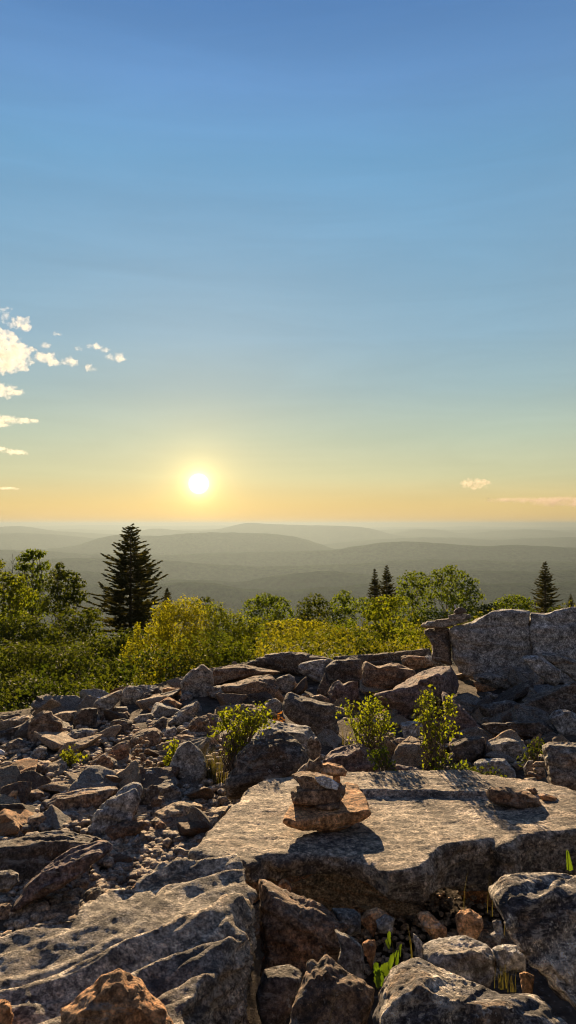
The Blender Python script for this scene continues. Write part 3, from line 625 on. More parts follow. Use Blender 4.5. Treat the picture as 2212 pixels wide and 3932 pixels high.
H('A', [(745,890),(790,850),(882,815),(940,850),(992,870),(975,935),(860,965),(745,955)], 'tan', 'light tan broken rock below the crumbled cairn')
H('A', [(982,860),(1010,815),(1052,808),(1120,840),(1202,870),(1265,900),(1305,942),(1200,955),(1050,965),(985,925)], 'grey', 'pale-fronted wedge pointing right below the blue-grey boulder', depth=.8)
H('D', [(262,240),(290,190),(335,157),(450,135),(562,118),(650,110),(712,108),(740,130),(692,172),(622,252),(562,275),(400,270),(318,268)], 'brown', 'long dark-sided brown block in the left rubble, in front of the upright slab', depth=.8, chips=8, amp=.8)
H('D', [(290,275),(332,262),(450,265),(572,270),(545,305),(430,340),(310,335)], 'blue', 'greenish grey slab lying under the long brown block', depth=.8)
H('D', [(512,395),(555,320),(600,250),(650,200),(702,170),(745,120),(802,92),(835,86),(865,92),(882,132),(870,190),(862,225),(830,320),(760,350),(700,362),(640,400),(560,420)], 'blue', 'upright layered blue-grey slab in the middle of the left rubble', depth=.5, tilt=-6, chips=8, strata=1.8)
H('D', [(633,412),(662,360),(760,335),(882,308),(907,340),(880,380),(862,405),(822,445),(760,470),(690,485),(640,450)], 'brown', 'dark brown block in front of the upright layered slab', depth=.7)
H('D', [(928,345),(935,290),(952,268),(1012,240),(1070,215),(1132,200),(1200,210),(1255,232),(1247,282),(1182,315),(1102,365),(1050,340),(960,370)], 'tan', 'tan block with a pale blue left face at centre left', depth=.9)
H('D', [(1128,335),(1170,300),(1222,280),(1300,255),(1382,235),(1445,238),(1400,310),(1332,375),(1305,410),(1190,380)], 'tan', 'flat pale stone with a whitish corner beside the slab', depth=1.0, tilt=-2)
H('D', [(878,240),(878,172),(900,130),(932,105),(972,110),(987,170),(972,230),(930,250)], 'dark', 'dark upright rock right of the layered slab', depth=.7)
H('D', [(983,145),(1010,115),(1062,93),(1132,140),(1125,202),(1042,220),(1000,192)], 'grey', 'greyish faceted rock below the pale-fronted wedge')
H('D', [(930,240),(935,190),(960,170),(1010,175),(1030,215),(1000,250),(950,265)], 'brown', 'rough brown rock between the layered slab and the tan block')
H('D', [(1010,330),(1040,303),(1070,305),(1110,350),(1118,385),(1060,395),(1020,370)], 'dark', 'dark stone at the foot of the tan block')
H('D', [(950,400),(960,350),(985,320),(1020,345),(1050,400),(1010,430),(960,430)], 'brown', 'pointed brown stone on the gravel below the tan block')
H('D', [(1000,455),(1005,405),(1035,398),(1062,430),(1050,465),(1015,470)], 'grey', 'grey stone on the gravel near the slab corner')
H('D', [(92,185),(115,155),(142,143),(240,128),(312,160),(295,202),(202,235),(112,225)], 'brown', 'brown flat-topped rock in the left rubble')
H('D', [(8,60),(15,28),(52,14),(77,35),(82,92),(42,115),(12,85)], 'rust', 'ochre rock near the left edge')
H('D', [(15,262),(20,215),(60,138),(102,138),(104,192),(62,275),(20,275)], 'rust', 'upright ochre rock at the left edge')
H('D', [(95,365),(130,320),(192,290),(272,273),(292,300),(287,352),(222,395),(110,397)], 'tan', 'tan slab standing behind the big dark rock at left')
H('D', [(0,330),(40,300),(130,250),(185,265),(130,310),(50,350),(0,360)], 'brown', 'narrow brown rock left of the tan slab')
H('D', [(-120,450),(0,432),(80,420),(150,408),(240,392),(322,383),(400,385),(442,392),(500,405),(562,410),(612,425),(645,442),(602,485),(520,550),(450,602),(395,650),(330,692),(200,705),(0,660),(-120,640)], 'dark', 'big dark rock with a bright rim at the left edge', depth=.6, tilt=3, chips=8, front=.92)
H('D', [(58,860),(100,780),(152,715),(200,668),(252,625),(330,560),(422,497),(500,470),(562,458),(610,445),(645,447),(670,462),(695,485),(685,525),(630,560),(562,602),(470,645),(382,685),(310,705),(252,725),(200,745),(152,775),(100,860)], 'purple', 'long leaning slab in front of the big dark rimmed rock', depth=.5, tilt=-4, chips=6, d=3.55)
H('D', [(-60,640),(0,635),(62,628),(112,650),(124,702),(62,725),(-60,720)], 'grey', 'grey rounded stone under the big dark rimmed rock', d=3.5)
H('D', [(492,800),(505,775),(532,753),(622,733),(628,780),(562,845),(502,838)], 'grey', 'grey triangular stone at the edge of the ridged rock')
H('D', [(318,715),(330,698),(372,698),(452,728),(435,772),(352,785),(318,752)], 'grey', 'flat-sided grey stone in the gravel')
H('D', [(285,885),(330,850),(402,828),(515,812),(505,852),(402,885),(300,900)], 'blue', 'thin bluish slab lying in the gravel')
H('D', [(135,815),(142,785),(182,773),(222,795),(205,855),(150,862)], 'purple', 'pinkish stone in the gravel near the left edge')
H('D', [(-40,860),(0,840),(50,835),(80,870),(60,930),(-40,960)], 'brown', 'brown stone on the left edge beside the ridged rock')
H('D', [(255,925),(290,890),(325,885),(320,915),(270,940)], 'tan', 'pale stone sitting on the rim of the ridged rock')
H('D', [(755,500),(800,450),(850,410),(866,440),(840,490),(790,530)], 'blue', 'steep bluish stone below the dark brown block')
H('G', [(440,400),(460,385),(490,390),(488,412),(450,415)], 'tan', 'tiny round stone lying on top of the ridged rock', d=2.42, sink=0, name='stone', cat='stone')
# crumbled cairn in the left field: a pile of small stones
rr = random.Random(4)
cps = []
for i in range(34):
    row = i % 9; y = 830-row*28+rr.uniform(-8, 8); half = 30+ (9-row)*8
    x = 985+rr.uniform(-half, half); s = rr.uniform(16, 27)*(1.15-.05*row)
    cps.append((x, y, s))
pos_words = ['lowest', 'low', 'middle', 'upper']
for (x, y, s) in cps:
    pts = [(x-s, y), (x-.5*s, y-.7*s), (x+.5*s, y-.75*s), (x+s, y-.1*s), (x+.6*s, y+.55*s), (x-.6*s, y+.6*s)]
    hero('A', pts, rr.choice(['brown', 'tan', 'grey', 'brown']), 'small round stone of the crumbled cairn in the left field', d=hit(540, 2975)-.02+rr.uniform(-.12, .1),
         depth=.9, name='cairn_stone', cat='stone', group='stones of the crumbled cairn', sink=0, chips=4, amp=.7)
# ---------------------------------------------------------------- filler rocks and gravel
protos = []
for i in range(14):
    rr = np.random.default_rng(500+i)
    P = rr.uniform(-1, 1, size=(9, 3))*np.array([1, rr.uniform(.55, .9), rr.uniform(.18, .48)])
    V, T, c = hull_rock(P, 5, 600+i, 16, chip=(.75, .98))
    V = rocky(V, T, 1.0, 700+i, .8)
    protos.append((V/np.abs(V).max(), T))
MATS = ['grey', 'brown', 'tan', 'dark', 'brown', 'tan', 'grey', 'tan', 'blue', 'rust']
pm = {}
def filler(X, Y, size, rr, label, group, lift=.15, name='rock', cat='rock'):
    i = rr.randrange(14); mt = rr.choice(MATS); k = (i, mt, round(size, 2))
    key = (i, mt)
    if key not in pm:
        me = mesh_np('rubble_rock', *protos[i]); me.materials.append(RM[mt]); me.polygons.foreach_set('use_smooth', [True]*len(me.polygons)); pm[key] = me
    o = bpy.data.objects.new(name, pm[key]); COL.objects.link(o)
    z = float(G(X, Y)); o.location = (X, Y, z+size*lift)
    o.scale = (size, size, size*rr.uniform(.8, 1.25)); o.rotation_euler = (rr.uniform(-.6, .6), rr.uniform(-.6, .6), rr.uniform(0, 6.28))
    tag(o, label, cat, group)
rr = random.Random(21)
n = 0
while n < 100:
    px = rr.uniform(-60, 1050); py = rr.uniform(2640, 3230)
    if px > 800 and py > 2950: continue
    if py < 2780-.32*px: continue
    d = hit(px, py); x = ray(px, py)[0]*d
    filler(x, d+.1, rr.uniform(.09, .24)*(.65+.06*d), rr, 'small angular rock among the rubble of the left field', 'rubble rocks of the left field'); n += 1
for k in range(55):
    px = rr.uniform(1000, 2230); py = rr.uniform(2600, 2960); d = hit(px, py); x = ray(px, py)[0]*d
    filler(x, d+.15, rr.uniform(.1, .26), rr, 'small angular rock in the gaps of the right field', 'rubble rocks of the right field')
for k in range(30):
    px = rr.uniform(60, 760); py = rr.uniform(3180, 3560); d = hit(px, py); x = ray(px, py)[0]*d
    filler(x, d, rr.uniform(.035, .075), rr, 'fist-sized stone lying in the gravel patch', 'fist-sized stones of the gravel patch', lift=.3, name='stone', cat='stone')
# dark support rocks under slab and in cavities
for (x, y, s) in ((.5, 3.75, .5), (1.3, 3.8, .55), (.0, 3.9, .45), (1.9, 3.6, .5), (-.15, 3.5, .3), (1.0, 3.35, .25)):
    filler(x, y, s, rr, 'dark rock propping the flat slab from below', 'rocks propping the flat slab', lift=-.1)

def gravel():
    r = np.random.default_rng(77); V0, T0 = ico(2); base = []
    for i in range(8):
        D = V0*(1+.12*r.normal(size=(len(V0), 1))); D = np.sign(D)*np.abs(D)**r.uniform(.55, .9)
        D = D*np.array([1, r.uniform(.6, .95), r.uniform(.45, .8)]); base.append(D)
    Vs, Ts = [], []; off = 0
    def put(px, py, s, cnt_mult=1):
        nonlocal off
        d = hit(px, py); x = ray(px, py)[0]*d; z = float(G(x, d))
        a = r.uniform(0, 6.28); c, sn = math.cos(a), math.sin(a)
        b = base[r.integers(8)]@np.array([[c, -sn, 0], [sn, c, 0], [0, 0, 1]]).T
        Vs.append(b*s+np.array([x, d, z+s*r.uniform(.2, 1.0)])); Ts.append(T0+off); off += len(V0)
    for k in range(2600):
        t = r.uniform(0, 1); px = 60+t*760+r.normal()*60; py = 3560-t*400+r.normal()*75
        put(px, py, r.uniform(.007, .026)*(1.6 if r.random() < .1 else 1))
    for k in range(2600):
        px = r.uniform(-40, 1000); py = r.uniform(2760, 3300); put(px, py, r.uniform(.012, .04))
    for k in range(350):
        px = r.uniform(1000, 2260); py = r.uniform(2620, 2980); put(px, py, r.uniform(.015, .045))
    for k in range(900):
        px = r.uniform(1200, 1950); py = r.uniform(3420, 3760); put(px, py, r.uniform(.005, .018))
    me = mesh_np('gravel', np.concatenate(Vs), np.concatenate(Ts))
    o = link('gravel', me, RM['pebble'], smooth=False); tag(o, 'loose brown and grey gravel between the rocks', 'gravel', kind='stuff')
gravel()

# ---------------------------------------------------------------- leaves
def leaf_material(name, c1, c2, trans=.5, tr_tint=(1.6, 1.55, .55)):
    m, nt = nmat(name); L = nt.links
    at = N(nt, 'ShaderNodeAttribute', attribute_name='tone'); at.attribute_type = 'GEOMETRY'
    col = mixc(nt, at.outputs['Fac'], c1, c2)
    hs = N(nt, 'ShaderNodeMix'); hs.data_type = 'RGBA'; hs.blend_type = 'MULTIPLY'; hs.inputs[0].default_value = 1
    L.new(col, hs.inputs[6]); hs.inputs[7].default_value = (*tr_tint, 1)
    d = N(nt, 'ShaderNodeBsdfPrincipled', i_Roughness=.75); d.inputs['Specular IOR Level'].default_value = .12
    L.new(col, d.inputs['Base Color'])
    t = N(nt, 'ShaderNodeBsdfTranslucent'); L.new(hs.outputs[2], t.inputs[0])
    mx = N(nt, 'ShaderNodeMixShader'); mx.inputs[0].default_value = trans
    L.new(d.outputs[0], mx.inputs[1]); L.new(t.outputs[0], mx.inputs[2])
    out = N(nt, 'ShaderNodeOutputMaterial'); L.new(mx.outputs[0], out.inputs[0]); return m
LM = {
 'bright': leaf_material('bright_leaves', (.052, .080, .010), (.135, .155, .018), .58, (1.8, 1.65, .4)),
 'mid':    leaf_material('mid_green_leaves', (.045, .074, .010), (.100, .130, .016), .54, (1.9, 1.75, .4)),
 'dark':   leaf_material('dark_or_shaded_leaves', (.028, .046, .009), (.066, .082, .015), .46, (1.8, 1.6, .4)),  # darker, less translucent leaves; carries the painted shade of the left bushes
 'gold':   leaf_material('golden_green_leaves', (.095, .115, .012), (.20, .20, .024), .62, (1.9, 1.7, .4)),
 'needle': leaf_material('spruce_needles', (.050, .054, .016), (.085, .082, .024), .4, (1.7, 1.5, .5)),
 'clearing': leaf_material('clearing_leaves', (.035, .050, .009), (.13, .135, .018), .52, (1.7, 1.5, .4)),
 'shrub': leaf_material('yellow_green_shrub_leaves', (.095, .13, .014), (.19, .21, .028), .6, (1.6, 1.5, .35)),
 'lime':   leaf_material('fresh_lime_leaves', (.06, .11, .012), (.095, .14, .02), .5, (1.3, 1.3, .4)),
 'grass':  leaf_material('dry_grass', (.05, .055, .015), (.11, .095, .035), .4, (1.3, 1.2, .6)),
 'orange': leaf_material('orange_leaves', (.16, .07, .02), (.24, .11, .03), .4, (1.3, 1.1, .6)),
}
def bark():
    m, nt = nmat('bark'); tc = N(nt, 'ShaderNodeTexCoord')
    col = mixc(nt, noise(nt, tc.outputs['Object'], 12, 5), (.05, .038, .028), (.13, .105, .08))
    bs = N(nt, 'ShaderNodeBsdfPrincipled', i_Roughness=.9); nt.links.new(col, bs.inputs['Base Color'])
    out = N(nt, 'ShaderNodeOutputMaterial'); nt.links.new(bs.outputs[0], out.inputs[0]); return m
BARK = bark()
def leaves_mesh(name, C, Nn, size, r, aspect=.55, mat=None, parent=None, fold=.25):
    """C (n,3) centres, Nn (n,3) normals; every leaf a folded four-sided blade"""
    n = len(C); Nn = Nn/np.maximum(np.linalg.norm(Nn, axis=1), 1e-9)[:, None]
    a = r.normal(size=(n, 3)); u = np.cross(Nn, a); u /= np.maximum(np.linalg.norm(u, axis=1), 1e-9)[:, None]; w = np.cross(Nn, u)
    s = (size*r.uniform(.65, 1.35, n))[:, None]
    V = np.stack([C-u*s*.5, C+w*s*aspect*.5+Nn*s*fold*.3+u*s*.05, C+u*s*.5, C-w*s*aspect*.5+Nn*s*fold*.3+u*s*.05], 1).reshape(-1, 3)
    i = np.arange(n)*4; T = np.concatenate([np.stack([i, i+1, i+2], 1), np.stack([i, i+2, i+3], 1)])
    me = mesh_np(name, V, T)
    tone = np.repeat(np.clip(r.normal(.5, .28, n), 0, 1), 4)
    at = me.attributes.new('tone', 'FLOAT', 'POINT')
    if len(me.vertices) == len(tone): at.data.foreach_set('value', tone.astype(np.float32))
    return link(name, me, mat, parent, smooth=False)
def tubes(name, segs, mat, parent, sides=5):
    """segs: list of polylines [(x,y,z,r),...] merged into one mesh"""
    Vs, Fs = [], []; off = 0
    for pl in segs:
        pl = np.array(pl, dtype=float); n = len(pl)
        for i in range(n):
            t = pl[min(i+1, n-1), :3]-pl[max(i-1, 0), :3]; t /= max(np.linalg.norm(t), 1e-9)
            a = np.cross(t, [0.3, .9, .1]); a /= max(np.linalg.norm(a), 1e-9); b = np.cross(t, a)
            for k in range(sides):
                th = 2*math.pi*k/sides; Vs.append(pl[i, :3]+pl[i, 3]*(a*math.cos(th)+b*math.sin(th)))
        for i in range(n-1):
            for k in range(sides):
                Fs.append((off+i*sides+k, off+i*sides+(k+1) % sides, off+(i+1)*sides+(k+1) % sides, off+(i+1)*sides+k))
        off += n*sides
    return link(name, mesh_np(name, Vs, Fs), mat, parent)
def limb(a, b, r0, r1, r, wob=.12, n=5):
    a, b = np.array(a, float), np.array(b, float); L = np.linalg.norm(b-a); out = []
    for i in range(n+1):
        t = i/n; p = a+(b-a)*t + (r.normal(size=3)*wob*L*.25*math.sin(math.pi*t)); out.append((*p, r0+(r1-r0)*t))
    return out

def plant(kind, lumps, d, base, mat, label, cat, leaf, dens, seed, group=None, depthr=1.0, limbs=True, up=.45, trunk_r=None, shell=.55, gap=0.0, aspect=.55, crown='crown', stem='trunk', base_z=None, cent='D'):
    """lumps: (px,py,rx,ry) ellipses seen in the photo (1449-wide view), made into ellipsoids about distance d with their own depth"""
    r = np.random.default_rng(seed); k = 1.52655 if cent == 'D' else 1.0; leaf *= .8
    bx, by = base[0]*k, base[1]*k
    O = ray(bx, by)*d
    if base_z is None: O[2] = float(G(O[0], d)) if abs(O[2]-float(G(O[0], d))) < 3 else O[2]
    O[2] = min(O[2], (ray(bx, by)*d)[2])
    root = empty(kind, O); tag(root, label, cat, group)
    C, Nn, segs = [], [], []; m = d/F*k
    ends = []
    for (px, py, rx, ry) in lumps:
        c = ray(px*k, py*k)*d; R = np.array([rx*m, (rx+ry)/2*m*depthr, ry*m])
        c = c + np.array([0, r.uniform(-.5, .5)*R[1]*(1 if len(lumps) > 1 else 0), 0])
        nl = int(2.6*dens*(4*math.pi*((R[0]*R[1])**1.6/3+2*(R[0]*R[2])**1.6/3)**(1/1.6))/(leaf*leaf))
        D = r.normal(size=(nl, 3)); D /= np.linalg.norm(D, axis=1)[:, None]
        rad = (shell+(1-shell)*r.uniform(0, 1, nl)**.5)
        P = D*rad[:, None]
        f = fbm(P*2.4+seed+c*3, 3)
        P = P*(1+.42*f)[:, None]
        keep = perlin(P*4.1+seed*1.3+5) > -.25+gap
        P = P[keep]; D = D[keep]
        C.append(c+P*R); Nn.append(D*.6+r.normal(size=P.shape)*.55+np.array([0, 0, up]))
        ends.append((c, R))
    C = np.concatenate(C)-O; Nn = np.concatenate(Nn)
    leaves_mesh(crown, C, Nn, leaf, r, aspect, LM[mat], root)
    top = max(e[0][2]+e[1][2] for e in ends)-O[2]
    tr = trunk_r or max(.010, top*.013)
    if limbs:
        zmax = top*.55
        main = limb((0, 0, -.25), ((ends[0][0]-O)[0]*.35, 0, zmax), tr, tr*.6, r, .1)
        segs.append(main)
        for (c, R) in ends:
            t = r.uniform(.15, .9); a = np.array(main[int(t*5)][:3]); b = c-O
            segs.append(limb(a, b, tr*.5, tr*.16, r, .25))
            for q in range(4):
                e = b+r.normal(size=3)*R*.55; segs.append(limb(b+(a-b)*r.uniform(.0, .4), e, tr*.2, tr*.06, r, .2, 3))
        tubes(stem, segs, BARK, root)
    return root

def conifer(px, ytop, ybase, halfw, d, label, seed, dens=1.0, lean=0.0, prof=None):
    r = np.random.default_rng(seed); k = 1.52655; m = d/F*k
    top = ray(px*k, ytop*k)*d; O = ray(px*k, ybase*k)*d; H = top[2]-O[2]; W = halfw*m
    root = empty('conifer', O); tag(root, label, 'conifer')
    segs = [[(0, 0, -.3, H*.022), (0, 0, H*.5, H*.013), (0, 0, H, H*.002)]]
    C, U, S = [], [], []
    z = H*.03; 
    prof = prof or [(0, .9), (.12, 1.0), (.3, .86), (.5, .66), (.7, .42), (.85, .24), (.95, .12), (1.0, .03)]
    pz, pw = zip(*prof)
    while z < H*.985:
        t = z/H; w = W*np.interp(t, pz, pw)
        nb = int(r.integers(8, 12)) if t < .8 else 6
        a0 = r.uniform(0, 6.28)
        for b in range(nb):
            a = a0+b*2*math.pi/nb+r.normal()*.18; L = w*r.uniform(.55, 1.15)*(1+.22*perlin(np.array([[z/H*9, seed*1.3, a]]))[0])
            if r.random() < .12: L *= 1.2
            droop = -.14+.30*t+r.normal()*.05; up_ = r.uniform(.05, .26); n = 6; pts = []
            zz = z+r.normal()*H*.008
            for i in range(n+1):
                q = i/n; rr_ = L*q; h = zz + L*(droop*q + up_*q*q*q)
                pts.append((math.cos(a)*rr_, math.sin(a)*rr_, h, max(.0015*H*(1-q)*.9, .002)))
            segs.append(pts)
            ns = int(max(10, 95*dens*L/W+10)); P = np.array(pts)
            q = r.uniform(.08, 1.0, ns)**.8
            bx = np.stack([np.interp(q*n, np.arange(n+1), P[:, j]) for j in range(3)], 1)
            side = r.choice([-1, 1], ns); spread = (1-q)*.34*L*r.uniform(.1, 1, ns)
            out = np.array([math.cos(a), math.sin(a), 0]); tan = np.array([-math.sin(a), math.cos(a), 0])
            bx = bx+tan*(side*spread)[:, None]+out*(spread*.25)[:, None]; bx[:, 2] -= spread*.12
            dr = out[None]*.8+tan[None]*(side*.55)[:, None]+r.normal(size=(ns, 3))*.22; dr[:, 2] += .10
            C.append(bx); U.append(dr); S.append(np.full(ns, .034*H*(.75+.35*(1-t))))
        z += H*.030*(1.15-.45*t)*r.uniform(.7, 1.3)
    C = np.concatenate(C); U = np.concatenate(U); S = np.concatenate(S)
    U /= np.linalg.norm(U, axis=1)[:, None]; n = len(C); S = (S*r.uniform(.6, 1.3, n))[:, None]
    Vs, Ts = [], []
    for j in range(2):
        a = r.normal(size=(n, 3)); w = np.cross(U, a); w /= np.linalg.norm(w, axis=1)[:, None]
        V = np.stack([C-U*S*.5, C-U*S*.1+w*S*.17, C+U*S*.6, C-U*S*.1-w*S*.17], 1).reshape(-1, 3)
        i = np.arange(n)*4+j*4*n; Vs.append(V); Ts += [np.stack([i, i+1, i+2], 1), np.stack([i, i+2, i+3], 1)]
    me = mesh_np('crown', np.concatenate(Vs), np.concatenate(Ts)); at = me.attributes.new('tone', 'FLOAT', 'POINT')
    if len(at.data) == 8*n: at.data.foreach_set('value', np.repeat(r.uniform(0, 1, 2*n), 4).astype(np.float32))
    link('crown', me, LM['needle'], root, smooth=False)
    tubes('trunk', segs, BARK, root, 4)
    return root
# ---------------------------------------------------------------- conifers (pixel marks in the 1449-wide view)
BP = [(0, .80), (.10, .95), (.22, 1.0), (.30, .92), (.42, .86), (.55, .74), (.66, .62), (.76, .44), (.86, .33), (.93, .22), (.97, .12), (1.0, .03)]
conifer(328, 1320, 1592, 98, 36, 'tall dark spruce standing left of the sun', 31, 1.3, prof=BP)
conifer(943, 1430, 1560, 27, 44, 'narrow left one of the two dark spruces behind the centre trees', 32, .8)
conifer(973, 1421, 1560, 37, 46, 'wider right one of the two dark spruces behind the centre trees', 33, .9)
conifer(1372, 1411, 1545, 40, 42, 'dark spruce above the outcrop near the right edge', 34, .9)
conifer(1436, 1494, 1545, 15, 60, 'tiny distant spruce at the right edge', 35, .6)
conifer(420, 1478, 1600, 34, 34, 'small dark spruce at the right foot of the tall spruce', 36, .8)
# ---------------------------------------------------------------- broadleaf trees
TG = None
plant('tree', [(78,1396,26,15),(62,1404,20,10),(98,1392,20,10),(55,1425,20,10),(110,1424,16,12),(80,1430,26,13),(60,1450,18,9),(100,1455,24,14),(75,1480,36,16),(80,1510,44,22),(60,1540,50,26)], 24, (84,1640), 'mid',
      'tallest broadleaf tree at the left, with a flat ragged top', 'tree', .13, 1.5, 41, gap=.02)
plant('tree', [(150,1424,13,8),(145,1445,24,14),(175,1452,26,16),(196,1468,20,14),(130,1475,24,18),(165,1488,36,22),(195,1500,26,18),(150,1520,46,26)], 22, (150,1660), 'dark',
      'broadleaf tree with visible forked limbs right of the tallest left tree', 'tree', .12, 1.5, 42, gap=.02)
plant('tree', [(0,1420,12,12),(12,1450,30,14),(35,1462,30,16),(5,1490,44,26),(50,1500,40,30),(20,1545,56,34)], 17, (15,1700), 'bright',
      'light green broadleaf tree at the left edge', 'tree', .10, 1.3, 43, gap=.0)
r_ = np.random.default_rng(9); O = rayD(33, 1470)*23; root = empty('dead_sapling', O); tag(root, 'thin bare dead sapling rising between the left trees', 'tree')
segs = [limb((0, 0, -.8), (-.02, 0, .95), .022, .006, r_, .05)]
for (h, dx, dz) in ((.35, -.18, .22), (.5, .2, .2), (.62, -.14, .18), (.25, .24, .2), (.72, .1, .16), (.05, .2, .25)): segs.append(limb((0, 0, h), (dx, .02, h+dz), .008, .003, r_, .2))
tubes('trunk', segs, BARK, root)
plant('tree', [(1040,1447,30,12),(1022,1462,26,12),(1060,1466,26,14),(1035,1485,38,16),(1015,1510,30,22),(1060,1515,34,24)], 37, (1040,1600), 'mid',
      'flat-topped tree with layered foliage right of the two spruces', 'tree', .17, 1.1, 44, gap=.1)
plant('tree', [(1132,1430,20,9),(1110,1440,30,12),(1150,1445,28,12),(1090,1460,30,14),(1130,1466,38,15),(1100,1490,40,18),(1145,1500,40,22)], 38, (1120,1600), 'mid',
      'tallest flat-topped tree of the centre right, its crown in layers', 'tree', .17, 1.1, 45, gap=.12)
plant('tree', [(1188,1461,20,7),(1175,1480,30,14),(1195,1500,26,16),(1160,1520,40,24),(1200,1540,26,24)], 36, (1175,1620), 'mid',
      'lower sloping tree at the right end of the flat-topped group', 'tree', .16, 1.1, 46, gap=.1)
plant('tree', [(968,1520,36,22),(940,1540,26,22),(1000,1515,24,18),(960,1565,44,30),(990,1590,34,30),(940,1595,26,26)], 21, (965,1660), 'bright',
      'bright green bushy tree in front of the two spruces', 'tree', .12, 1.0, 47, gap=.02)
plant('sapling', [(1030,1572,16,6),(1010,1590,22,7),(1045,1592,24,7),(1025,1608,34,8),(1055,1618,22,7),(1005,1622,24,8),(1030,1636,36,9)], 14, (1030,1680), 'bright',
      'young light green sapling with layered leaves left of the cap rock', 'sapling', .075, 1.0, 48, gap=.1)
# ---------------------------------------------------------------- bushes
def bush(lumps, d, base, mat, label, leaf, seed, dens=1.0, **kw):
    return plant('bush', lumps, d, base, mat, label, 'bush', leaf, dens, seed, crown='foliage', stem='branches', **kw)
bush([(420,1545,42,34),(470,1535,44,36),(400,1600,46,42),(350,1640,42,40),(450,1610,60,60),(500,1590,50,60),(345,1590,10,26),(325,1655,16,14),(390,1680,60,45),(470,1680,70,40)], 12.4, (430,1760), 'gold',
     'large golden backlit bush right of the tall spruce', .048, 51, 1.15, shell=.3)
bush([(545,1545,34,30),(590,1565,34,34),(560,1610,60,50),(620,1610,36,50),(600,1660,60,36),(640,1580,26,30),(545,1660,60,40)], 12.8, (580,1760), 'bright',
     'greener half-shaded bush joined to the golden bush on its right', .050, 52, 1.1, shell=.3)
bush([(515,1506,14,6),(500,1514,12,5),(530,1510,9,8),(508,1530,26,12)], 16, (515,1640), 'dark', 'twiggy dark shrub top poking above the golden bush', .08, 53, 1.0, gap=.1)
bush([(670,1506,34,14),(640,1520,30,14),(700,1516,30,14),(660,1545,50,24),(715,1545,30,22)], 27, (670,1600), 'mid', 'rounded bush on the skyline right of the golden bush', .12, 54, 1.1)
bush([(780,1515,12,22),(800,1510,14,18),(765,1535,20,24),(815,1530,26,22),(790,1555,44,22)], 28, (790,1600), 'dark', 'spiky dark green thicket at the centre of the skyline', .12, 55, 1.1)
bush([(866,1500,18,16),(850,1520,20,22),(880,1525,24,24),(862,1555,34,26)], 27, (866,1610), 'mid', 'cone-shaped green bush right of the spiky thicket', .12, 56, 1.15)
bush([(917,1512,16,10),(905,1530,16,14),(925,1540,18,18)], 33, (915,1590), 'mid', 'small bush in front of the two spruces foot', .13, 57, 1.1)
bush([(1290,1506,30,11),(1260,1516,24,10),(1320,1515,24,12),(1290,1530,54,14)], 40, (1290,1570), 'mid', 'low rounded bush behind the outcrop, left of its spruce', .17, 58, 1.1)
bush([(1235,1528,22,10),(1215,1536,20,12),(1410,1535,30,9)], 34, (1235,1570), 'dark', 'low dark bush just behind the top of the outcrop', .14, 59, 1.1)
bush([(880,1573,16,18),(855,1585,20,14),(900,1598,20,14),(845,1600,30,12)], 18, (875,1650), 'mid', 'small two-tiered shrub in the green clearing', .085, 60, 1.0)
bush([(740,1565,26,10),(780,1572,34,10),(700,1572,30,10),(730,1590,50,12)], 22, (740,1620), 'gold', 'low yellow-green bush in the green clearing left of the two-tiered shrub', .10, 61, 1.0)
bush([(930,1606,26,22),(905,1625,22,16)], 16.5, (925,1660), 'dark', 'dark rounded shrub at the foot of the bright bushy tree', .08, 62, 1.0)
bush([(1020,1548,30,22),(1080,1552,40,24),(1140,1556,40,22),(1195,1562,30,20),(1050,1575,50,20)], 33, (1090,1620), 'mid', 'dense scrub filling the ground under the flat-topped trees', .14, 70, 1.2)
D = 'dark'  # these bushes lie in shade, which is put into their leaf colour
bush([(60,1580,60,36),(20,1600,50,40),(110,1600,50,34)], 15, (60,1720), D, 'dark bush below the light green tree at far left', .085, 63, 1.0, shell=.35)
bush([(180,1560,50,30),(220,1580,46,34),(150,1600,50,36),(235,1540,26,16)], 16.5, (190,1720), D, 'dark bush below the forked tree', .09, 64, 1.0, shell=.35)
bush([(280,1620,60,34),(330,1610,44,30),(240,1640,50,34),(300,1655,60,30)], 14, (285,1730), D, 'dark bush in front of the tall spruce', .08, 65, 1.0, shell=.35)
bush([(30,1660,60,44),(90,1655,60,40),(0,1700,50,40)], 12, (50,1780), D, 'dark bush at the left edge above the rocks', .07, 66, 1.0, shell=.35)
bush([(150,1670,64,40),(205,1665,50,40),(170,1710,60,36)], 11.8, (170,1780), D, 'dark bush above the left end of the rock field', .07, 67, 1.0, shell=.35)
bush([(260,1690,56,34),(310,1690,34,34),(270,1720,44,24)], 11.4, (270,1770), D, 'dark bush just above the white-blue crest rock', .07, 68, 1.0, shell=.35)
bush([(60,1730,56,34),(110,1740,50,30),(20,1750,50,34),(150,1745,36,26)], 10.6, (80,1810), D, 'lowest dark bush touching the left crest of the rocks', .065, 69, 1.0, shell=.35)

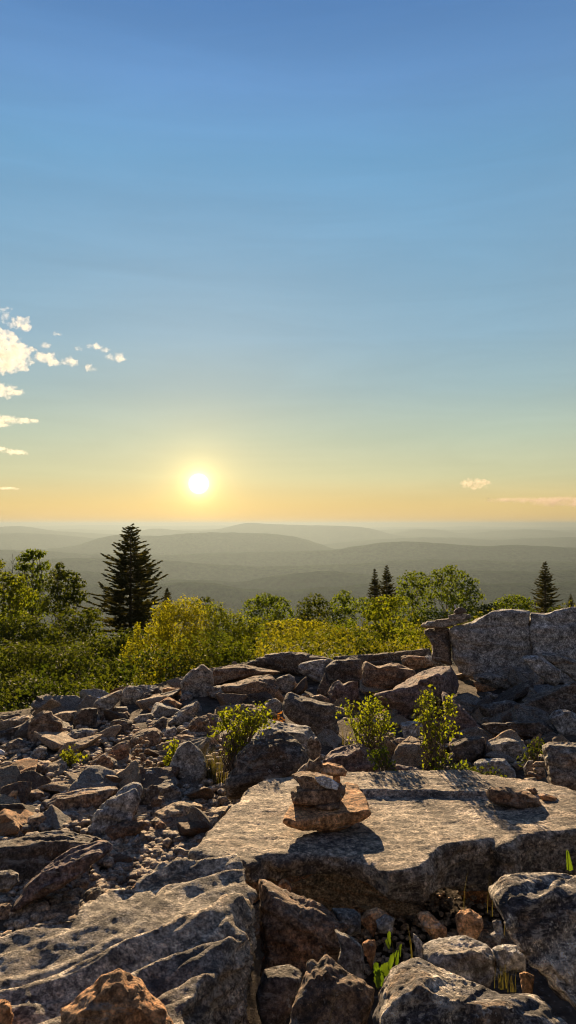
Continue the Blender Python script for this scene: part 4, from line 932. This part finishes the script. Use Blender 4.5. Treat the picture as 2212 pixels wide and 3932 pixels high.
# ---------------------------------------------------------------- undergrowth beyond the crest
def undergrowth():
    r = np.random.default_rng(5); n = 95000
    q0 = r.uniform(0, 1, n)**1.7; X = r.uniform(-.56, .56, n)*(11+q0*44)
    Y = np.maximum(10.9+.85*np.minimum(X+.3, 0), 6.8)+q0*44
    ok = (np.abs(X) < .56*Y+.5); X, Y = X[ok], Y[ok]; n = len(X)
    P = np.stack([X, Y, 0*X], 1)
    hgt = .10+.62*np.clip(fbm(P*.8, 3)+.25, 0, 1.3)+.22*np.clip(perlin(P*3.1), 0, 1)
    hgt = hgt*(1+sstep(14, 30, Y)*.9)
    q = r.uniform(0, 1, n)**.45
    C = np.stack([X, Y, G(X, Y)+hgt*q], 1); Nn = r.normal(size=(n, 3))*.7+np.array([0, 0, .6])
    sz = .055+.0038*(Y-11)
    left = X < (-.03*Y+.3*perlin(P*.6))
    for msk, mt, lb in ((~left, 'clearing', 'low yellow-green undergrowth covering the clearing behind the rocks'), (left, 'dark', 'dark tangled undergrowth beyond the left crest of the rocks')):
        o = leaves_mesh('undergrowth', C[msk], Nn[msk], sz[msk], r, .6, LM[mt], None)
        tv = np.repeat(np.clip(.45+.9*fbm(P[msk]*1.6+3, 2)+.15*r.normal(size=int(msk.sum())), 0, 1), 4).astype(np.float32)
        if len(o.data.attributes['tone'].data) == len(tv): o.data.attributes['tone'].data.foreach_set('value', tv)
        tag(o, lb, 'undergrowth', kind='stuff')
undergrowth()

# ---------------------------------------------------------------- shrubs and small plants among the rocks (photo pixels)
def shrub(lumps, base, mat, label, leaf, seed, d=None, stems=9, dens=1.0, gap=0.05, group=None):
    """leafy shrub with many thin stems; leaves sit in small sprigs at the stem ends"""
    r = np.random.default_rng(seed)
    if d is None: d = hit(*base)
    O = ray(*base)*d; m = d/F; root = empty('shrub', O); tag(root, label, 'shrub', group)
    C, Nn, segs = [], [], []
    for (px, py, rx, ry) in lumps:
        c = ray(px, py)*d-O; R = np.array([rx*m, (rx+ry)*.45*m, ry*m])
        ns = max(5, int(dens*R[0]*R[2]*math.pi/(leaf*leaf*9)))
        for j in range(ns):
            v = r.normal(size=3); v /= np.linalg.norm(v); e = c+v*R*r.uniform(.35, 1.05)
            b = e+np.array([r.normal()*.3, r.normal()*.3, -1])*leaf*3.2
            k = int(r.integers(12, 22))
            t = r.uniform(0, 1, k)[:, None]; pts = b+(e-b)*t+r.normal(size=(k, 3))*leaf*.75
            C.append(pts); Nn.append(r.normal(size=(k, 3))*.8+np.array([0, 0, .5]))
            if j % 2 == 0: segs.append([(*b, leaf*.05), (*e, leaf*.03)])
        for j in range(stems):
            v = r.normal(size=3)*R*.5; segs.append(limb(np.array([r.normal()*.03, r.normal()*.03, -.05]), c+v, leaf*.16, leaf*.05, r, .3, 5))
    leaves_mesh('leaves', np.concatenate(C), np.concatenate(Nn), leaf, r, .6, LM[mat], root)
    tubes('stems', segs, BARK, root, 4)
    return root
shrub([(905,2720,52,36),(875,2770,50,44),(960,2740,46,36),(985,2715,34,26),(1000,2735,30,26),(920,2800,52,46),(890,2850,40,44),(960,2790,36,30)], (895,2935), 'shrub', 'rounded yellow-green shrub left of the pale blue boulder', .027, 81, d=5.05, dens=3.6)
shrub([(1405,2700,60,36),(1380,2760,50,44),(1450,2720,60,44),(1340,2705,22,14),(1430,2790,60,44),(1400,2830,50,36),(1480,2770,40,44)], (1440,2960), 'shrub', 'left leafy shrub of the pair behind the slab', .024, 82, d=4.95, dens=2.8)
shrub([(1640,2650,22,26),(1625,2690,40,30),(1680,2700,46,34),(1725,2690,20,20),(1650,2750,52,40),(1690,2780,46,50),(1655,2830,44,44),(1680,2880,40,36),(1640,2920,34,34)], (1660,2985), 'shrub', 'taller right leafy shrub of the pair behind the slab', .025, 83, d=4.7, dens=2.7)
shrub([(1470,2900,36,34),(1485,2945,40,30),(1450,2880,26,20)], (1490,2990), 'mid', 'low green shrub growing at the rear edge of the slab', .024, 84, d=4.55)
shrub([(1720,2930,50,34),(1770,2945,34,26),(1700,2960,44,22)], (1730,2995), 'mid', 'dark green weeds behind the slab right of the taller shrub', .026, 85, d=4.5)
shrub([(1850,2945,44,24),(1890,2960,34,18),(1820,2960,30,18)], (1850,2995), 'dark', 'low dark weeds along the rear edge of the slab', .024, 86, d=4.6)
shrub([(2060,2850,26,44),(2040,2880,30,26)], (2055,2930), 'dark', 'dark green weeds left of the pitted block', .026, 87, d=5.3)
shrub([(262,2875,16,14),(272,2900,24,16),(290,2890,14,12),(255,2915,14,14)], (268,2945), 'shrub', 'small yellow-green plant alone in the left rubble', .030, 88, stems=4)
shrub([(335,2905,12,10),(355,2912,12,8)], (345,2925), 'shrub', 'tiny sprig right of the small yellow-green plant', .024, 89, stems=2)
shrub([(655,2870,14,22),(650,2905,18,22),(668,2850,10,12)], (655,2950), 'shrub', 'small plant beside the big blue-grey boulder', .028, 90, stems=4)
shrub([(310,2985,26,8),(335,2990,24,7)], (315,3005), 'shrub', 'low mossy sprig on the rubble below the small plant', .02, 91, stems=2)
shrub([(1075,2756,18,5)], (1080,2770), 'orange', 'dull orange-brown withered sprig between shrub and pyramid boulder', .03, 92, d=6.0, stems=2, dens=.5)
shrub([(2,2980,10,16)], (0,3010), 'shrub', 'tiny plant cut by the left edge', .03, 93, stems=2)

def blades(name, label, cat, spots, mat, seed, n, h, w, d=None):
    r = np.random.default_rng(seed); O = ray(*spots[0][:2])*(d or hit(*spots[0][:2])); V, T, tone = [], [], []
    for j in range(n):
        s = spots[r.integers(len(spots))]; px = s[0]+r.normal()*s[2] if len(s) > 2 else s[0]; py = s[1]
        dd = d or hit(px, py); p = ray(px, py)*dd-O; a = r.uniform(0, 6.28); hh = h*r.uniform(.5, 1.2); b = np.array([math.cos(a), math.sin(a), 0])*hh*r.uniform(.05, .45)
        sd = np.array([math.cos(a+1.57), math.sin(a+1.57), 0])*w; o = len(V)
        for q in range(5):
            t = q/4; c = p+np.array([0, 0, hh*t*(1-.12*t)])+b*t*t; ww = sd*(1-t*.9); V += [c-ww, c+ww]
        for q in range(4): T.append((o+2*q, o+2*q+1, o+2*q+3, o+2*q+2))
        tone += [r.uniform(0, 1)]*10
    me = mesh_np(name, V, T); at = me.attributes.new('tone', 'FLOAT', 'POINT'); at.data.foreach_set('value', np.array(tone, dtype=np.float32))
    tag(link(name, me, LM[mat], None, False, O), label, cat)
def spots(lst): return lst
blades('grass_tuft', 'tall tuft of dry green grass between the blue-grey and dark boulders', 'grass tuft', [(800,3010,16),(840,3015,18),(820,2995,25)], 'grass', 1, 170, .27, .002)
blades('grass_tuft', 'sparse grass blades at the crevice right of the pyramid boulder', 'grass tuft', [(1320,2860,8),(1345,2850,10)], 'grass', 2, 22, .25, .002, d=5.2)
blades('grass_tuft', 'small tuft of yellowish grass above the mottled bottom right rock', 'grass tuft', [(1945,3800,12),(1965,3810,12),(1925,3795,10)], 'grass', 3, 40, .075, .0008, d=2.05)
blades('grass_tuft', 'few thin stalks in the dark gap below the slab', 'grass tuft', [(1780,3500,3),(1868,3505,4),(1885,3520,8),(1940,3600,4)], 'grass', 4, 7, .15, .0007, d=2.6)
blades('grass_tuft', 'two dry stalks in front of the double pointed rock', 'grass tuft', [(1243,3932,3),(1268,3930,3)], 'grass', 5, 3, .17, .0012, d=1.75)
blades('grass_tuft', 'dry stalk right of the green leaves', 'grass tuft', [(1580,3690,3)], 'grass', 6, 2, .14, .0012, d=2.1)
def broad_leaves():
    """sprig of broad scalloped leaves in the pocket"""
    d = 2.0; O = ray(1440, 3770)*d; root = empty('leafy_sprout', O); tag(root, 'bright green sprout of scalloped leaves beside the mottled bottom right rock', 'sprout')
    r = np.random.default_rng(3)
    def lf(cx, cy, rx, ry, tilt, dd):
        c = ray(cx, cy)*(d+dd)-O; m = d/F; n = 28; V = [c+np.array([0, -.003, 0])]; ct, st = math.cos(tilt), math.sin(tilt)
        for i in range(n):
            a = 2*math.pi*i/n; q = 1+.13*math.cos(a*9)+.05*r.normal(); x, z = .74*rx*m*q*math.cos(a), .8*ry*m*q*math.sin(a)
            V.append(c+np.array([x*ct-z*st, .006*math.cos(2*a)+.012*math.sin(a), x*st+z*ct]))
        me = mesh_np('leaf', V, [(0, 1+i, 1+(i+1) % n) for i in range(n)]); at = me.attributes.new('tone', 'FLOAT', 'POINT')
        at.data.foreach_set('value', np.full(len(at.data), r.uniform(.2, 1), dtype=np.float32)); link('leaf', me, LM['lime'], root)
    for a in ((1455,3745,24,32,.2,0),(1480,3720,26,20,.5,.01),(1445,3715,14,18,-.3,.02),(1505,3690,14,34,-.5,.015),(1525,3675,12,26,-.2,.03),(1495,3600,10,24,-.1,.02),(1488,3622,9,12,.4,.01),(1538,3645,6,20,-.3,.02),(1450,3765,18,16,0,-.01)): lf(*a)
    P = lambda x, y: ray(x, y)*(d+.02)-O
    tubes('stem', [[(*P(1450,3800), .0025), (*P(1475,3730), .002), (*P(1515,3700), .0015), (*P(1530,3640), .001)], [(*P(1515,3700), .0015), (*P(1512,3650), .0012), (*P(1500,3600), .001)]], LM['grass'], root, 5)
broad_leaves()
def fern():
    d = 2.6; O = ray(2190, 3345)*d; root = empty('fern_frond', O); tag(root, 'single green fern tip standing behind the sheared rock at the right edge', 'fern'); m = d/F
    V, T = [], []
    for i in range(16):
        t = i/15; z = t*72*m; w = (10*(1-t)**.6+3)*m; x = -10*t*m
        for s in (-1, 1):
            o = len(V); V += [np.array([x, 0, z]), np.array([x+s*w, .004, z+5*m]), np.array([x+s*w*.8, .002, z+9*m]), np.array([x, 0, z+6*m])]; T.append((o, o+1, o+2, o+3))
    me = mesh_np('frond', V, T); at = me.attributes.new('tone', 'FLOAT', 'POINT'); at.data.foreach_set('value', np.full(len(at.data), .6, dtype=np.float32))
    link('frond', me, LM['lime'], root, False); tubes('stem', [[(0, 0, -.15, .002), (-10*m, 0, 72*m, .001)]], LM['grass'], root, 4)
fern()
# ---------------------------------------------------------------- clouds: closed lumpy volumes high above the hills
def cloud_material(dens, c=(.74, .73, .70)):
    m, nt = nmat('cloud_vapour')
    v = N(nt, 'ShaderNodeVolumePrincipled'); v.inputs['Color'].default_value = (*c, 1); v.inputs['Anisotropy'].default_value = .35
    g = N(nt, 'ShaderNodeNewGeometry'); f = noise(nt, g.outputs['Position'], .0075, 6, .66, .6)
    nt.links.new(math_(nt, 'MULTIPLY', ramp(nt, f, [(.43, 0.0), (.60, 1.0)]), dens), v.inputs['Density'])
    out = N(nt, 'ShaderNodeOutputMaterial'); nt.links.new(v.outputs[0], out.inputs['Volume']); return m
CM = cloud_material(.0062); CM2 = cloud_material(.0035); CM3 = cloud_material(.008, (.62, .54, .48)); CM4 = cloud_material(.003, (.42, .36, .34))
def cloud(lumps, label, mat, seed, dist=11000, vox=26, rough=.55):
    r = np.random.default_rng(seed); bm = bmesh.new(); m = dist/F*1.52655
    c0 = rayD(*lumps[0][:2])*dist
    for (px, py, rx, ry) in lumps:
        c = rayD(px, py)*dist-c0; c[1] += r.normal()*rx*m*.3
        V, T = ico(4); f = fbm(V*1.6+seed+c[0]*.01, 4, .6); W = V*(1+rough*f)[:, None]*np.array([rx*m*1.15, rx*m*.8, ry*m*1.15])+c
        vs = [bm.verts.new(p) for p in W]
        for t in T: bm.faces.new([vs[i] for i in t])
    me = bpy.data.meshes.new('cloud'); bm.to_mesh(me); bm.free(); o = bpy.data.objects.new('tmp', me); COL.objects.link(o)
    md = o.modifiers.new('r', 'REMESH'); md.mode = 'VOXEL'; md.voxel_size = vox
    ev = o.evaluated_get(bpy.context.evaluated_depsgraph_get()); m2 = bpy.data.meshes.new_from_object(ev); bpy.data.objects.remove(o)
    n = len(m2.vertices); V = np.zeros(n*3); m2.vertices.foreach_get('co', V); V = V.reshape(-1, 3); nr = np.zeros(n*3); m2.vertices.foreach_get('normal', nr); nr = nr.reshape(-1, 3)
    s = vox*1.1; V = V+nr*(s*(2.2*fbm(V/(vox*5)+seed, 3)+1.5*fbm(V/(vox*2)+seed, 2)))[:, None]
    m2.vertices.foreach_set('co', V.ravel()); m2.update(); tag(link('cloud', m2, mat, loc=c0), label, 'cloud')
cloud([(-25,850,40,26),(5,862,36,24),(30,880,30,20),(55,886,26,14),(0,900,50,24),(45,908,30,12),(-40,890,50,40),(5,930,16,10)], 'biggest cream cumulus cloud at the left edge', CM, 1, vox=22)
cloud([(40,812,12,12),(55,814,18,13),(62,822,14,7)], 'puffy cloud just above the biggest cumulus', CM, 2, vox=15)
cloud([(98,898,14,8),(120,902,20,10),(135,912,12,7)], 'arched cloud touching the right of the biggest cumulus', CM, 3, vox=14)
cloud([(172,908,12,8),(182,912,12,7)], 'small round cloud right of the arched cloud', CM, 4, vox=12)
cloud([(224,925,10,6),(234,929,7,4)], 'small low puff between the round cloud and the streaked cloud', CM, 5, vox=10)
cloud([(280,897,12,6),(294,900,16,8),(305,902,9,4)], 'rightmost streaked cloud of the left cluster', CM, 6, vox=11)
cloud([(240,872,18,4),(262,880,10,4)], 'thin cloud strip above the rightmost streaked cloud', CM, 7, vox=9)
cloud([(145,842,9,4)], 'tiny wisp right of the puffy cloud', CM, 8, vox=7)
cloud([(118,869,11,5)], 'faint wisp above the arched cloud', CM2, 9, vox=8)
cloud([(197,877,7,5)], 'tiny puff above the small round cloud', CM2, 10, vox=8)
cloud([(0,978,30,10),(25,985,24,6),(-20,985,30,12)], 'flat cloud at the left edge below the biggest cumulus', CM, 11, vox=14)
cloud([(-10,1052,36,7),(40,1056,36,4),(0,1066,20,6)], 'long streak cloud at the left edge, third from the top', CM, 12, vox=11)
cloud([(35,1136,26,4),(0,1132,30,3),(55,1140,14,3)], 'thin slanting streak cloud at the left edge, low down', CM, 13, vox=9)
cloud([(1180,1216,14,7),(1200,1217,18,9),(1215,1218,10,8)], 'lone small cloud low in the sky at the right', CM3, 14, vox=13)
cloud([(1340,1259,90,3),(1400,1256,60,3),(1440,1264,80,7),(1280,1258,50,2)], 'long low haze streak cloud at the right edge', CM4, 15, vox=14)
cloud([(10,781,16,4),(22,776,8,4),(12,800,8,12)], 'faint wisp at the left edge above the puffy cloud', CM2, 16, vox=8)
cloud([(10,1228,30,2),(-20,1228,30,3)], 'lowest short streak cloud at the left edge', CM2, 17, vox=8)

# ---------------------------------------------------------------- haze
def haze():
    bm = bmesh.new(); bmesh.ops.create_cube(bm, size=1)
    for v in bm.verts: v.co = Vector((v.co.x*70000, v.co.y*32000+14500, 40 if v.co.z > 0 else -800))
    me = bpy.data.meshes.new('haze'); bm.to_mesh(me); bm.free()
    m, nt = nmat('haze_air'); v = N(nt, 'ShaderNodeVolumePrincipled'); v.inputs['Color'].default_value = (.130, .165, .188, 1)
    v.inputs['Density'].default_value = HAZE; v.inputs['Anisotropy'].default_value = HAZE_G
    out = N(nt, 'ShaderNodeOutputMaterial'); nt.links.new(v.outputs[0], out.inputs['Volume'])
    tag(link('haze', me, m, smooth=False), kind='stuff')
EXPO = 1.5
HAZE, HAZE_G = 1.1e-4, .5
haze()

# ---------------------------------------------------------------- sun and sky
sd = rayD(500, 1217); sd /= np.linalg.norm(sd); AZ = math.atan2(sd[0], sd[1])
SUN_EL = math.radians(14.0)
sl = bpy.data.lights.new('sun', 'SUN'); sl.energy = 5.0; sl.angle = math.radians(.6); sl.color = (1.0, .72, .42)
so = bpy.data.objects.new('sun', sl); COL.objects.link(so)
to = Vector((math.sin(AZ)*math.cos(SUN_EL), math.cos(AZ)*math.cos(SUN_EL), math.sin(SUN_EL)))
so.rotation_euler = to.to_track_quat('Z', 'Y').to_euler()
w = bpy.data.worlds.new('World'); scene.world = w; w.use_nodes = True; nt = w.node_tree; nt.nodes.clear(); L = nt.links
tc = N(nt, 'ShaderNodeTexCoord'); nv = N(nt, 'ShaderNodeVectorMath', operation='NORMALIZE'); L.new(tc.outputs['Generated'], nv.inputs[0])
sep = N(nt, 'ShaderNodeSeparateXYZ'); L.new(nv.outputs[0], sep.inputs[0])
el = math_(nt, 'ARCSINE', sep.outputs['Z']); e01 = math_(nt, 'MULTIPLY', el, 1/(math.pi/2), clamp=True)
def lin(r, g, b): return tuple(((c/255+.055)/1.055)**2.4 if c > 10 else c/3294.6 for c in (r, g, b))
def es(y): return math.degrees(math.atan((1318-y)/1860))/90
stops = [(1318, (226,186,118)), (1270, (225,196,128)), (1200, (206,204,160)), (1100, (184,198,176)), (980, (158,185,189)), (850, (142,178,198)), (650, (126,170,200)), (400, (110,163,204)), (200, (104,153,205)), (0, (86,135,192))]
sky = ramp(nt, e01, [(es(y), lin(*c)) for y, c in stops]+[(.7, lin(60, 100, 165)), (1.0, lin(38, 66, 118))])
cz = N(nt, 'ShaderNodeVectorMath', operation='MULTIPLY'); L.new(nv.outputs[0], cz.inputs[0]); cz.inputs[1].default_value = (1.2, 1.2, 11)
veil = ramp(nt, noise(nt, cz.outputs[0], 2.2, 6, .6, .8), [(.35, .965), (.65, 1.04)])
sky = mixc(nt, 1.0, sky, veil, 'MULTIPLY')
dot = N(nt, 'ShaderNodeVectorMath', operation='DOT_PRODUCT'); L.new(nv.outputs[0], dot.inputs[0]); dot.inputs[1].default_value = tuple(sd)
ang = math_(nt, 'ARCCOSINE', math_(nt, 'MINIMUM', dot.outputs['Value'], .9999999))   # angle from the sun
away = math_(nt, 'MULTIPLY', math_(nt, 'SUBTRACT', ang, .45), .8, clamp=True)
blue = ramp(nt, e01, [(0, lin(190, 168, 142)), (.12, lin(152, 146, 142)), (.35, lin(92, 106, 134)), (1, lin(48, 68, 108))])
sky = mixc(nt, away, sky, blue)
def glow(s, amp): return math_(nt, 'MULTIPLY', math_(nt, 'EXPONENT', math_(nt, 'MULTIPLY', ang, -1/s)), amp)
def addc(base, fac, col):
    n = N(nt, 'ShaderNodeVectorMath', operation='SCALE'); n.inputs[0].default_value = col; L.new(fac, n.inputs['Scale'])
    a = N(nt, 'ShaderNodeVectorMath', operation='ADD'); L.new(base, a.inputs[0]); L.new(n.outputs[0], a.inputs[1]); return a.outputs[0]
sky = addc(sky, glow(.15, .18), (1.0, .52, .05)); sky = addc(sky, glow(.026, .9), (1.0, .72, .22))
disc = math_(nt, 'MULTIPLY', math_(nt, 'SUBTRACT', 1.0, math_(nt, 'MULTIPLY', math_(nt, 'SUBTRACT', ang, .003), 90, clamp=True)), 5.0)
sky = addc(sky, glow(.006, 6.0), (1.0, .85, .5)); sky = addc(sky, disc, (1.0, .95, .8))
b1 = N(nt, 'ShaderNodeBackground', i_Strength=2**-EXPO); L.new(sky, b1.inputs[0])
st = N(nt, 'ShaderNodeTexSky'); st.sky_type = 'NISHITA'; st.sun_disc = False; st.sun_elevation = SUN_EL; st.sun_rotation = AZ; st.altitude = 1000
b2 = N(nt, 'ShaderNodeBackground', i_Strength=.05); L.new(st.outputs[0], b2.inputs[0])
ad = N(nt, 'ShaderNodeMixShader', i_0=.02); L.new(b1.outputs[0], ad.inputs[1]); L.new(b2.outputs[0], ad.inputs[2])
out = N(nt, 'ShaderNodeOutputWorld'); L.new(ad.outputs[0], out.inputs['Surface'])
scene.view_settings.view_transform = 'Standard'; scene.view_settings.look = 'None'; scene.view_settings.exposure = EXPO; scene.view_settings.gamma = 1
scene.cycles.max_bounces = 6; scene.cycles.diffuse_bounces = 3; scene.cycles.transmission_bounces = 4; scene.cycles.transparent_max_bounces = 8
scene.cycles.volume_bounces = 2
scene.cycles.use_denoising = True
scene.cycles.filter_width = 1.1
